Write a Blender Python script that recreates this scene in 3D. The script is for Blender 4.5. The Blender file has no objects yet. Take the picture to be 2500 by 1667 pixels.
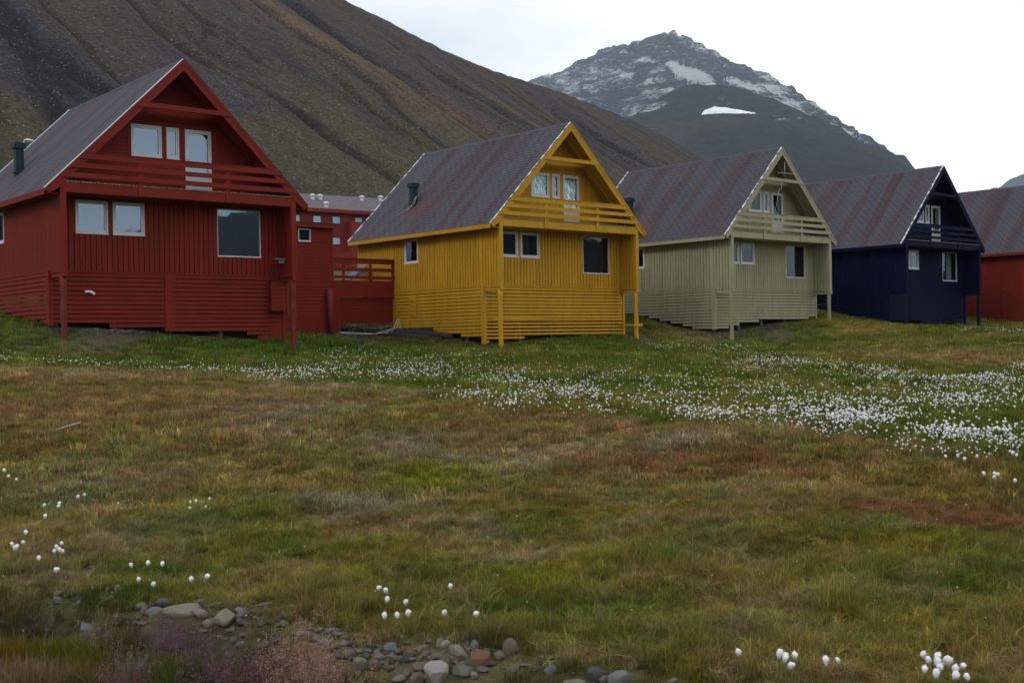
import bpy, bmesh, math, random
import numpy as np
from mathutils import Vector, Matrix

random.seed(7); rng = np.random.default_rng(11)
scene = bpy.context.scene
COL = scene.collection
R = math.radians

# ------------------------------------------------------------------ helpers
def link(o, parent=None):
    COL.objects.link(o)
    if parent is not None: o.parent = parent
    return o

def tag(o, label=None, cat=None, group=None, kind=None):
    if label: o['label'] = label
    if cat: o['category'] = cat
    if group: o['group'] = group
    if kind: o['kind'] = kind
    return o

def empty(name, loc=(0, 0, 0), rz=0):
    o = bpy.data.objects.new(name, None)
    o.empty_display_size = 0.3
    o.location = loc; o.rotation_euler = (0, 0, rz)
    return link(o)

class MB:
    def __init__(s): s.v = []; s.f = []; s.uv = []
    def hexa(s, p):
        # p: 8 points, bottom ring 0-3 then top ring 4-7
        b = len(s.v); s.v += [tuple(q) for q in p]
        for q in ((0, 3, 2, 1), (4, 5, 6, 7), (0, 1, 5, 4), (1, 2, 6, 5), (2, 3, 7, 6), (3, 0, 4, 7)):
            s.f.append(tuple(b + i for i in q))
    def box(s, x0, x1, y0, y1, z0, z1):
        s.hexa([(x0, y0, z0), (x1, y0, z0), (x1, y1, z0), (x0, y1, z0), (x0, y0, z1), (x1, y0, z1), (x1, y1, z1), (x0, y1, z1)])
    def prism(s, poly, y0, y1):
        # polygon in xz, extruded along y
        n = len(poly); b = len(s.v)
        s.v += [(x, y0, z) for x, z in poly] + [(x, y1, z) for x, z in poly]
        s.f.append(tuple(b + i for i in range(n)))
        s.f.append(tuple(b + n + i for i in reversed(range(n))))
        for i in range(n):
            j = (i + 1) % n
            s.f.append((b + i, b + n + i, b + n + j, b + j))
    def tube(s, pts, radii, n=10, cap=True):
        pts = [Vector(p) for p in pts]; b0 = len(s.v)
        if isinstance(radii, (int, float)): radii = [radii] * len(pts)
        for i, p in enumerate(pts):
            d = (pts[min(i + 1, len(pts) - 1)] - pts[max(i - 1, 0)]).normalized()
            a = Vector((1, 0, 0)).cross(d) if abs(d.z) > .7 else d.cross(Vector((0, 0, 1)))
            a.normalize(); c = d.cross(a)
            for k in range(n):
                t = 2 * math.pi * k / n
                s.v.append(tuple(p + (a * math.cos(t) + c * math.sin(t)) * radii[i]))
        for i in range(len(pts) - 1):
            for k in range(n):
                s.f.append((b0 + i * n + k, b0 + i * n + (k + 1) % n, b0 + (i + 1) * n + (k + 1) % n, b0 + (i + 1) * n + k))
        if cap:
            s.f.append(tuple(b0 + k for k in reversed(range(n))))
            e = b0 + (len(pts) - 1) * n
            s.f.append(tuple(e + k for k in range(n)))
    def build(s, name, mat, parent=None, smooth=False):
        me = bpy.data.meshes.new(name); me.from_pydata(s.v, [], s.f)
        bm = bmesh.new(); bm.from_mesh(me); bmesh.ops.recalc_face_normals(bm, faces=bm.faces); bm.to_mesh(me); bm.free()
        if smooth: me.polygons.foreach_set('use_smooth', [True] * len(me.polygons))
        me.materials.append(mat); me.update()
        return link(bpy.data.objects.new(name, me), parent)

def np_mesh(name, V, F, mat, smooth=True):
    me = bpy.data.meshes.new(name)
    V = np.asarray(V, np.float32); F = np.asarray(F, np.int32)
    me.vertices.add(len(V)); me.vertices.foreach_set('co', V.ravel())
    me.loops.add(F.size); me.loops.foreach_set('vertex_index', F.ravel())
    me.polygons.add(len(F)); k = F.shape[1]
    me.polygons.foreach_set('loop_start', np.arange(0, F.size, k, dtype=np.int32))
    me.polygons.foreach_set('loop_total', np.full(len(F), k, np.int32))
    me.polygons.foreach_set('use_smooth', np.full(len(F), smooth))
    if mat: me.materials.append(mat)
    me.update(calc_edges=True)
    return me

def vcol(me, name, C):
    a = me.attributes.new(name, 'FLOAT_COLOR', 'POINT')
    C = np.asarray(C, np.float32)
    if C.shape[1] == 3: C = np.concatenate([C, np.ones((len(C), 1), np.float32)], 1)
    a.data.foreach_set('color', C.ravel())

# ------------------------------------------------------------------ noise
def _h(xi, yi, seed):
    h = (xi.astype(np.int64) * 374761393 + yi.astype(np.int64) * 668265263 + seed * 1442695041) & 0xffffffff
    h = ((h ^ (h >> 13)) * 1274126177) & 0xffffffff
    return ((h ^ (h >> 16)) & 0xffffff) / float(0xffffff)
def vn(x, y, seed=0):
    x = np.asarray(x, float); y = np.asarray(y, float)
    xi = np.floor(x); yi = np.floor(y); fx = x - xi; fy = y - yi
    fx = fx * fx * (3 - 2 * fx); fy = fy * fy * (3 - 2 * fy)
    a = _h(xi, yi, seed); b = _h(xi + 1, yi, seed); c = _h(xi, yi + 1, seed); d = _h(xi + 1, yi + 1, seed)
    return (a * (1 - fx) + b * fx) * (1 - fy) + (c * (1 - fx) + d * fx) * fy
def fbm(x, y, seed=0, o=4):
    s = 0; a = 1; t = 0
    for i in range(o):
        s = s + a * vn(x * 2 ** i, y * 2 ** i, seed + i * 17); t += a; a *= .5
    return s / t
def sm(e0, e1, x):
    t = np.clip((x - e0) / (e1 - e0), 0, 1); return t * t * (3 - 2 * t)

# ------------------------------------------------------------------ camera (origin of the world is the camera)
FP = 2884.5; PITCH = R(-0.118); ROLL = R(-1.0)
cp, sp = math.cos(PITCH), math.sin(PITCH); cq, sq = math.cos(ROLL), math.sin(ROLL)
F_ = Vector((0, cp, sp)); U_ = Vector((0, -sp, cp)); X_ = Vector((1, 0, 0))
right = X_ * cq + U_ * sq; up = -X_ * sq + U_ * cq
cam_d = bpy.data.cameras.new('camera'); cam = link(bpy.data.objects.new('camera', cam_d))
M = Matrix((right, up, -F_)).transposed().to_4x4()
cam.matrix_world = M
cam_d.sensor_width = 36; cam_d.lens = FP / 2500 * 36
cam_d.clip_start = 0.2; cam_d.clip_end = 20000
scene.camera = cam

def ray(px, py):
    """direction (per metre of y) of the sight line through a point of the 2500 px wide photograph"""
    a = np.asarray(px, float) - 1250; b = np.asarray(py, float) - 833.5
    u = a * cq + b * sq; v = -a * sq + b * cq
    X = u / FP; Z = -v / FP
    Y = cp - Z * sp; Zz = sp + Z * cp
    return X / Y, Zz / Y

# ------------------------------------------------------------------ ground height
HOUSES = [(-13.57, 35.78, 2.36, 40.05), (-0.41, 47.17, 2.19, 40.83), (10.32, 55.15, 2.24, 40.97), (20.99, 62.71, 2.26, 41.22), (31.69, 70.48, 2.29, 41.3)]
ctrl = [(-13.62, 35.87, .27), (-7.63, 40.91, -.19), (-14.3, 36.53, .60), (-17.52, 40.48, 1.2), (-15.78, 38.41, .89), (-8.08, 41.75, .07), (-12.71, 37.86, .5),
        (-.37, 47.34, -.32), (5.5, 52.41, -.11), (-1.14, 47.92, -.24), (5.05, 53.26, .05), (2.29, 50.88, .05), (-4.98, 52.46, .2), (-2.59, 49.69, .0),
        (10.42, 55.37, -.25), (16.32, 60.5, .65), (9.65, 55.94, .12), (6.64, 59.4, .98), (8.36, 57.42, .36), (15.83, 61.31, .72), (12.98, 58.84, .5),
        (21.1, 62.94, .36), (26.95, 68.07, .2), (17.32, 66.9, 1.3), (18.9, 65.09, .88), (20.39, 63.57, .5), (26.22, 68.67, .36),
        (-6.5, 51.2, .3), (-7.0, 47.5, 0.0), (30, 69, .3), (35, 74, .45), (45, 80, .7)]
def col_(t, L): return [(t * D, D, z) for D, z in L]
ctrl += col_(-.43, [(3, -1.64), (8, -1.60), (14, -1.15), (20, -.68), (25, -.41), (29, -.40)]) + [(-14, 32.5, -.18)]
ctrl += col_(-.12, [(3, -1.64), (8, -1.60), (14, -1.28), (20, -.87), (24, -.86), (30, -.74), (36, -.58)])
ctrl += col_(0, [(3, -1.64), (8, -1.60), (12, -1.38), (17, -1.05), (22, -1.01), (30, -.82), (40, -.52)])
ctrl += col_(.225, [(3, -1.62), (8, -1.56), (14, -1.13), (20, -1.10), (30, -.95), (40, -.72), (50, -.42)])
ctrl += col_(.43, [(3, -1.6), (8, -1.5), (11, -1.24), (16, -1.2), (25, -1.08), (32, -.85), (40, -.55), (50, -.2), (60, .05)])
ctrl += col_(.8, [(3, -1.6), (12, -1.3), (25, -1.1), (45, -.4), (60, .1), (90, 2.)]) + col_(-.8, [(3, -1.6), (12, -1.1), (25, -.2), (40, 1.3)])
ctrl += [(-60, 110, 6.5), (-30, 110, 5.5), (0, 110, 5.), (30, 110, 4.5), (80, 120, 4.5), (-30, 75, 3.2), (-12, 75, 2.9), (5, 78, 2.8), (25, 90, 3.), (-50, 60, 3.5), (-25, 52, 2.2)]
ctrl += [(-90, 170, 11), (-30, 165, 9.6), (20, 165, 8.8), (90, 170, 8.)]
CT = np.array(ctrl, float)
def _phi(r2): return 0.5 * r2 * np.log(r2 + 1e-9)
def _fit():
    P = CT[:, :2] / 50; n = len(P)
    d2 = ((P[:, None] - P[None]) ** 2).sum(-1)
    A = np.zeros((n + 3, n + 3)); A[:n, :n] = _phi(d2) + np.eye(n) * 2e-5
    A[:n, n] = 1; A[:n, n + 1:] = P; A[n, :n] = 1; A[n + 1:, :n] = P.T
    return np.linalg.solve(A, np.concatenate([CT[:, 2], np.zeros(3)]))
WT = _fit()
def tps(x, y):
    x = np.atleast_1d(np.asarray(x, float)); y = np.atleast_1d(np.asarray(y, float)); shp = x.shape
    x = x.ravel() / 50; y = y.ravel() / 50; out = np.zeros(len(x)); n = len(CT)
    for i in range(0, len(x), 40000):
        a = x[i:i + 40000]; b = y[i:i + 40000]
        d2 = (a[:, None] - CT[None, :, 0] / 50) ** 2 + (b[:, None] - CT[None, :, 1] / 50) ** 2
        out[i:i + 40000] = _phi(d2) @ WT[:n] + WT[n] + WT[n + 1] * a + WT[n + 2] * b
    return out.reshape(shp)
LIP = np.array([(-.9, 8.0), (-.43, 7.75), (-.24, 7.15), (-.12, 6.45), (.02, 6.05), (.16, 5.8), (.3, 5.45), (.45, 5.1), (.9, 4.6)])
def ground(x, y, fine=True):
    x = np.asarray(x, float); y = np.asarray(y, float)
    D = np.hypot(x, y)
    k = np.minimum(1, 175 / np.maximum(D, 1e-6))
    z = tps(np.clip(x * k, -95, 100), np.clip(y * k, 0, 170)).reshape(x.shape)
    z = np.where(y < 3, -1.64 + (z + 1.64) * sm(-1, 3, y), z)
    far = sm(120, 175, D) * (y > 0)
    z = z * (1 - far) + 9.5 * far
    t = x / np.maximum(y, .5)
    lip = np.interp(t, LIP[:, 0], LIP[:, 1]) + (fbm(x * 1.3, y * 1.3, 5, 3) - .5) * .8
    z = z - .30 * sm(0, .75, lip - y)
    if fine:
        near = 1 - sm(60, 110, D)
        z = z + near * ((fbm(x * .45, y * .45, 3, 2) - .5) * .20 * sm(6, 12, D) * (1 - .7 * sm(28, 36, D)) + (fbm(x * 1.7, y * 1.7, 4, 3) - .5) * .16 * (1 - .75 * sm(30, 45, D)) + (vn(x * 7, y * 7, 9) - .5) * .022)
        z = z + (1 - near) * (fbm(x * .05, y * .05, 8, 4) - .5) * 1.5
    return z
def hit(px, py, h=0.0, dmax=110):
    """where the sight line meets the ground raised by h"""
    px = np.atleast_1d(np.asarray(px, float)); py = np.atleast_1d(np.asarray(py, float))
    X, Z = ray(px, py)
    Ds = np.geomspace(4, dmax, 90)
    out = np.full(len(px), np.nan); prev = None
    h = np.broadcast_to(np.asarray(h, float), px.shape)
    G = ground(X[:, None] * Ds, np.ones(len(px))[:, None] * Ds) + h[:, None] - Z[:, None] * Ds
    for i in range(len(px)):
        w = np.nonzero(G[i] > 0)[0]
        if len(w) == 0: continue
        k = w[0]
        if k == 0: out[i] = Ds[0]; continue
        g0, g1 = G[i, k - 1], G[i, k]; out[i] = Ds[k - 1] + (Ds[k] - Ds[k - 1]) * (-g0) / (g1 - g0)
    return X * out, out

# ------------------------------------------------------------------ materials
class NT:
    def __init__(s, name):
        s.m = bpy.data.materials.new(name); s.m.use_nodes = True; s.t = s.m.node_tree; s.t.nodes.clear()
        s.out = s.n('ShaderNodeOutputMaterial')
    def n(s, typ, **kw):
        o = s.t.nodes.new(typ)
        for k, v in kw.items():
            if k.startswith('i_'):
                key = k[2:].replace('_', ' ')
                o.inputs[key].default_value = v
            else: setattr(o, k, v)
        return o
    def l(s, a, b): s.t.links.new(a, b)
    def math(s, op, a, b=None, clamp=False):
        o = s.n('ShaderNodeMath', operation=op, use_clamp=clamp)
        for i, v in enumerate((a, b)):
            if v is None: continue
            if isinstance(v, (int, float)): o.inputs[i].default_value = v
            else: s.l(v, o.inputs[i])
        return o.outputs[0]
    def mix(s, f, a, b, blend='MIX'):
        o = s.n('ShaderNodeMix', data_type='RGBA', blend_type=blend)
        for i, v in ((0, f), (6, a), (7, b)):
            if isinstance(v, (int, float)): o.inputs[i].default_value = v
            elif isinstance(v, tuple): o.inputs[i].default_value = (*v[:3], 1)
            else: s.l(v, o.inputs[i])
        return o.outputs[2]
    def noise(s, vec, scale, detail=4, rough=.55, dist=0):
        o = s.n('ShaderNodeTexNoise'); o.inputs['Scale'].default_value = scale; o.inputs['Detail'].default_value = detail
        o.inputs['Roughness'].default_value = rough; o.inputs['Distortion'].default_value = dist
        if vec is not None: s.l(vec, o.inputs['Vector'])
        return o.outputs[0]
    def ramp(s, f, stops):
        o = s.n('ShaderNodeValToRGB'); r = o.color_ramp
        while len(r.elements) < len(stops): r.elements.new(.5)
        for e, (p, c) in zip(r.elements, stops):
            e.position = p; e.color = (*c, 1) if isinstance(c, tuple) else (c, c, c, 1)
        s.l(f, o.inputs[0]); return o.outputs[0]
    def mapping(s, vec, scale=(1, 1, 1), rot=(0, 0, 0)):
        o = s.n('ShaderNodeMapping'); o.inputs['Scale'].default_value = scale; o.inputs['Rotation'].default_value = rot
        s.l(vec, o.inputs['Vector']); return o.outputs[0]
    def bsdf(s, col, rough=.6, spec=.5, bump=None, bs=.3, bd=.02, metal=0):
        p = s.n('ShaderNodeBsdfPrincipled')
        if isinstance(col, tuple): p.inputs['Base Color'].default_value = (*col, 1)
        else: s.l(col, p.inputs['Base Color'])
        if isinstance(rough, (int, float)): p.inputs['Roughness'].default_value = rough
        else: s.l(rough, p.inputs['Roughness'])
        p.inputs['Specular IOR Level'].default_value = spec; p.inputs['Metallic'].default_value = metal
        if bump is not None:
            b = s.n('ShaderNodeBump'); b.inputs['Strength'].default_value = bs; b.inputs['Distance'].default_value = bd
            s.l(bump, b.inputs['Height']); s.l(b.outputs[0], p.inputs['Normal'])
        s.l(p.outputs[0], s.out.inputs[0]); return p
    def obj(s): return s.n('ShaderNodeTexCoord').outputs['Object']

def paint(name, c, wear=.25, dirt=(.05, .04, .03), pole=False, spec=.18):
    m = NT(name); o = m.obj()
    big = m.noise(m.mapping(o, (1, 1, .35)), 1.3, 5, .6)
    fine = m.noise(m.mapping(o, (14, 14, 2.0)), 3, 4, .6)
    v = m.math('ADD', m.math('MULTIPLY', big, .5), m.math('MULTIPLY', fine, .5))
    col = m.ramp(v, [(.3, tuple(x * .74 for x in c)), (.52, c), (.72, tuple(min(1, x * 1.18 + .006) for x in c))])
    geo = m.n('ShaderNodeNewGeometry')
    spot = m.ramp(m.noise(o, 9 if not pole else 5, 6, .7), [(.68 if not pole else .60, 0.), (.74 if not pole else .68, 1.)])
    col = m.mix(m.math('MULTIPLY', spot, wear), col, tuple(.5 * x + .5 * d for x, d in zip(c, (.16, .13, .11))))
    # grime that stays near the foot of the boards and under edges by run-off
    run = m.ramp(m.noise(m.mapping(o, (5, 5, .25)), 2.5, 4, .6), [(.52, 0.), (.75, 1.)])
    col = m.mix(m.math('MULTIPLY', run, .34), col, dirt)
    m.bsdf(col, m.ramp(fine, [(.3, .55), (.7, .8)]), spec, fine, .25, .01)
    return m.m

RED = (.185, .0150, .0075); YEL = (.50, .258, .0150); GRN = (.325, .315, .195); BLU = (.0014, .0044, .0290); RD2 = (.18, .013, .006)
PAINT = {'red': paint('red_painted_wood', RED), 'yellow': paint('ochre_painted_wood', YEL), 'green': paint('sage_painted_wood', GRN), 'blue': paint('navy_painted_wood', BLU, .05, (.002, .004, .012), spec=.08), 'brick': paint('brick_red_painted_wood', RD2)}
POLE = {'red': paint('red_weathered_pole', (.15, .022, .017), .9, pole=True), 'yellow': paint('ochre_pole', YEL, .5, pole=True), 'green': paint('sage_weathered_pole', (.25, .245, .14), .8, pole=True), 'blue': paint('navy_pole', (.004, .009, .022), .2, (.003, .006, .012), True, .1)}
POLE['brick'] = POLE['red']

def shingles():
    m = NT('asphalt_shingles'); uv = m.n('ShaderNodeUVMap').outputs[0]
    sepn = m.n('ShaderNodeSeparateXYZ'); m.l(uv, sepn.inputs[0])
    b = m.n('ShaderNodeTexBrick'); b.offset = .5; b.squash = 1
    warp = m.noise(uv, 1.2, 2); cmb = m.n('ShaderNodeCombineXYZ')
    m.l(m.math('ADD', sepn.outputs[0], m.math('MULTIPLY', warp, .10)), cmb.inputs[0]); m.l(m.math('ADD', sepn.outputs[1], m.math('MULTIPLY', warp, .05)), cmb.inputs[1])
    m.l(cmb.outputs[0], b.inputs['Vector'])
    for k, v in (('Scale', 1), ('Brick Width', .42), ('Row Height', .20), ('Mortar Size', .022), ('Mortar Smooth', .25), ('Bias', 0)): b.inputs[k].default_value = v
    b.inputs['Color1'].default_value = (.95, .95, .95, 1); b.inputs['Color2'].default_value = (1.04, 1.04, 1.04, 1); b.inputs['Mortar'].default_value = (.42, .42, .44, 1)
    # run-off bands from ridge to eave
    st = m.noise(m.mapping(uv, (.9, .06, 1)), 1.15, 3, .5)
    st2 = m.noise(m.mapping(uv, (3.2, .16, 1)), 1.3, 3, .6)
    mix = m.math('ADD', m.math('MULTIPLY', st, .7), m.math('MULTIPLY', st2, .3))
    col = m.ramp(mix, [(.40, (.070, .072, .092)), (.47, (.084, .078, .096)), (.54, (.078, .058, .068)), (.64, (.062, .044, .050))])
    gr = m.noise(uv, 60, 3, .7)
    col = m.mix(1., col, m.ramp(gr, [(.3, (.88, .88, .88)), (.7, (1.1, 1.1, 1.1))]), 'MULTIPLY')
    col = m.mix(1., col, b.outputs[0], 'MULTIPLY')
    at = m.n('ShaderNodeAttribute'); at.attribute_name = 'rust'
    rf = m.math('MULTIPLY', at.outputs['Fac'], m.ramp(m.noise(m.mapping(uv, (2, 6, 1)), 1.6, 3), [(.42, 0.), (.62, 1.)]))
    col = m.mix(m.math('MULTIPLY', rf, .7), col, (.2, .035, .03))
    bh = m.math('ADD', m.math('MULTIPLY', b.outputs['Fac'], -1), m.math('MULTIPLY', gr, .3))
    m.bsdf(col, .85, .25, bh, .6, .015)
    return m.m
SHINGLE = shingles()
def simple(name, c, rough=.6, var=.2, sc=6, metal=0, spec=.4, bump=.2):
    m = NT(name); o = m.obj(); n = m.noise(o, sc, 5, .6)
    col = m.ramp(n, [(.3, tuple(x * (1 - var) for x in c)), (.7, tuple(min(1, x * (1 + var)) for x in c))])
    m.bsdf(col, rough, spec, n, bump, .01, metal); return m.m
WHITE = simple('white_window_paint', (.56, .58, .62), .45, .08)
def flash():
    m = NT('peeling_white_flashing'); o = m.obj(); n = m.noise(m.mapping(o, (3, 3, 1.2)), 1.6, 4, .6)
    col = m.mix(m.ramp(n, [(.50, 0.), (.56, 1.)]), (.66, .68, .72), (.10, .09, .12)); m.bsdf(col, .5, .4); return m.m
FLASH = flash(); FLASHW = simple('white_flashing', (.66, .68, .72), .45, .1)
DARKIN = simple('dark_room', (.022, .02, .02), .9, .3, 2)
CURT = simple('pale_curtain', (.21, .26, .28), .9, .1)
SKYBL = simple('pale_blue_blind', (.52, .70, .88), .8, .05)  # sky reflection of the long building's panes, put into the colour
CURTB = simple('blue_grey_blind', (.105, .175, .265), .8, .2, 1.2)  # flat blue-grey sheet behind the red house panes
METAL = simple('dark_teal_metal', (.008, .026, .038), .55, .25, 7, 0, .3)
GALV = simple('galvanised_metal', (.42, .43, .45), .4, .15, 8, .6)
DECKW = simple('weathered_deck_wood', (.20, .15, .10), .85, .5, 12)
GREYW = simple('grey_weathered_wood', (.23, .22, .23), .85, .35, 9)
CABLE = simple('white_cable', (.5, .5, .52), .6, .1)
BLACKM = simple('dark_metal_box', (.012, .012, .015), .5)
def glass(name, refl, tint):
    m = NT(name); g = m.n('ShaderNodeBsdfGlossy'); g.inputs['Roughness'].default_value = .02; g.inputs['Color'].default_value = (*tint, 1)
    nz = m.noise(m.obj(), 1.1, 2); bp = m.n('ShaderNodeBump'); bp.inputs['Strength'].default_value = .05; bp.inputs['Distance'].default_value = .05
    m.l(nz, bp.inputs['Height']); m.l(bp.outputs[0], g.inputs['Normal'])
    t = m.n('ShaderNodeBsdfTransparent'); t.inputs['Color'].default_value = (.85, .9, .92, 1)
    fr = m.n('ShaderNodeLayerWeight'); fr.inputs['Blend'].default_value = .5
    f = m.math('ADD', m.math('MULTIPLY', m.math('POWER', fr.outputs['Facing'], 4.0), .9), .055 + refl, True); x = m.n('ShaderNodeMixShader'); m.l(f, x.inputs[0]); m.l(t.outputs[0], x.inputs[1]); m.l(g.outputs[0], x.inputs[2])
    m.l(x.outputs[0], m.out.inputs[0]); return m.m
GLASS = glass('window_glass', .0, (.75, .85, 1)); GLASSR = glass('coated_window_glass', .17, (.62, .78, 1.0))
def foil():
    m = NT('crinkled_foil'); o = m.obj(); n = m.noise(m.mapping(o, (9, 9, 2.0)), 1.0, 2, .5, .4)
    m.bsdf((.80, .92, .92), .3, .5, n, .5, .04, .7); return m.m
FOIL = foil()
def log_mat():
    m = NT('tarred_log'); o = m.obj(); n = m.noise(m.mapping(o, (1, 8, 8)), 3, 6, .7)
    m.bsdf(m.ramp(n, [(.3, (.010, .009, .010)), (.55, (.03, .026, .028)), (.72, (.11, .10, .11))]), .8, .3, n, .6, .02); return m.m
LOG = log_mat()

# ------------------------------------------------------------------ house pieces
def subtract(a, b, cuts):
    seg = [(a, b)]
    for c, d in cuts:
        new = []
        for s, e in seg:
            if d <= s or c >= e: new.append((s, e)); continue
            if c > s: new.append((s, c))
            if d < e: new.append((d, e))
        seg = new
    return [(s, e) for s, e in seg if e - s > .004]

def vclad(mb, P, u0, u1, zlo, zhi, holes, per=.174, gr=.034, th=.045, back=.04):
    """vertical boards; P(u, z, d) -> point, zhi(u) may slope"""
    u = u0; k = 0
    while u < u1 - 1e-4:
        w = per - gr; pieces = [(u, min(u + w, u1), th + random.uniform(-.0015, .0015)), (u + w, min(u + per, u1), 0.)]
        for a, b, d in pieces:
            if b - a < .003: continue
            cuts = [(h[2], h[3]) for h in holes if h[0] < b - .002 and h[1] > a + .002]
            za, zb = zhi(a), zhi(b)
            for s, e in subtract(zlo, max(za, zb), cuts):
                ea, eb = (za, zb) if abs(e - max(za, zb)) < 1e-6 else (e, e)
                mb.hexa([P(a, s, -back), P(b, s, -back), P(b, s, d), P(a, s, d), P(a, ea, -back), P(b, eb, -back), P(b, eb, d), P(a, ea, d)])
        u += per

def hclad(mb, P, z0, z1, ulo, uhi, holes, per=.125, gr=.014, th=.02, back=.04, lap=0.0):
    z = z0
    while z < z1 - 1e-4:
        zt = min(z + per - gr, z1)
        for (a, b, d) in ((z, zt, th), (zt, min(z + per, z1), 0.)):
            if b - a < .003: continue
            cuts = [(h[0], h[1]) for h in holes if h[2] < b - .002 and h[3] > a + .002]
            la, lb, ra, rb = ulo(a), ulo(b), uhi(a), uhi(b)
            for s, e in subtract(min(la, lb), max(ra, rb), cuts):
                sa, sb = (la, lb) if abs(s - min(la, lb)) < 1e-6 else (s, s)
                ea, eb = (ra, rb) if abs(e - max(ra, rb)) < 1e-6 else (e, e)
                if ea - sa < .002 or eb - sb < .0: continue
                dt = d - (lap if d > 0 else 0)
                mb.hexa([P(sa, a, -back), P(ea, a, -back), P(ea, a, d), P(sa, a, d), P(sb, b, -back), P(eb, b, -back), P(eb, b, dt), P(sb, b, dt)])
        z += per

def slats(mb, P, u0, u1, ztop, prof, per=.146, gap=.027, th=.03, wide_below=None, split=None):
    """horizontal slats that stop where the bottom profile rises above them"""
    us = np.linspace(u0, u1, 140); pz = np.interp(us, [p[0] for p in prof], [p[1] for p in prof])
    z = ztop
    while z > pz.min() + .03:
        g = gap if wide_below is None or z > wide_below else gap * 2.0
        zb = z - per + g; ok = zb >= pz - .015; i = 0
        while i < len(us):
            if ok[i]:
                j = i
                while j + 1 < len(us) and ok[j + 1]: j += 1
                if us[j] - us[i] > .12:
                    a, b = us[i], us[j]; cur = a
                    while cur < b - .01:
                        nx = min(b, cur + random.uniform(2.2, 3.6)) if split else b
                        if b - nx < .5: nx = b
                        d = th + random.uniform(-.003, .003); dz = random.uniform(-.004, .004)
                        mb.hexa([P(cur, zb + dz, 0), P(nx - .004, zb, 0), P(nx - .004, zb, d), P(cur, zb + dz, d), P(cur, z + dz, 0), P(nx - .004, z, 0), P(nx - .004, z, d), P(cur, z + dz, d)])
                        cur = nx
                i = j + 1
            else: i += 1
        z -= per

W_, HE, HR, OV, LH, RC = 8.0, 2.424, 6.897, .493, 10.267, 1.038
ZB, ZW = 2.341, -.094
def roofz(x): return HE + (x + OV) * (HR - HE) / (W_ / 2 + OV) if x <= W_ / 2 else HE + (W_ + OV - x) * (HR - HE) / (W_ / 2 + OV)
WIN = {'w1': (.781, 1.817, 1.204, 2.25), 'w2': (1.973, 3.023, 1.204, 2.25), 'w3': (5.58, 7.197, .631, 2.249), 'u1': (2.625, 3.658, 3.796, 4.824), 'u2': (3.824, 4.26, 3.796, 4.824), 'door': (4.474, 5.41, 2.818, 4.821)}

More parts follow.
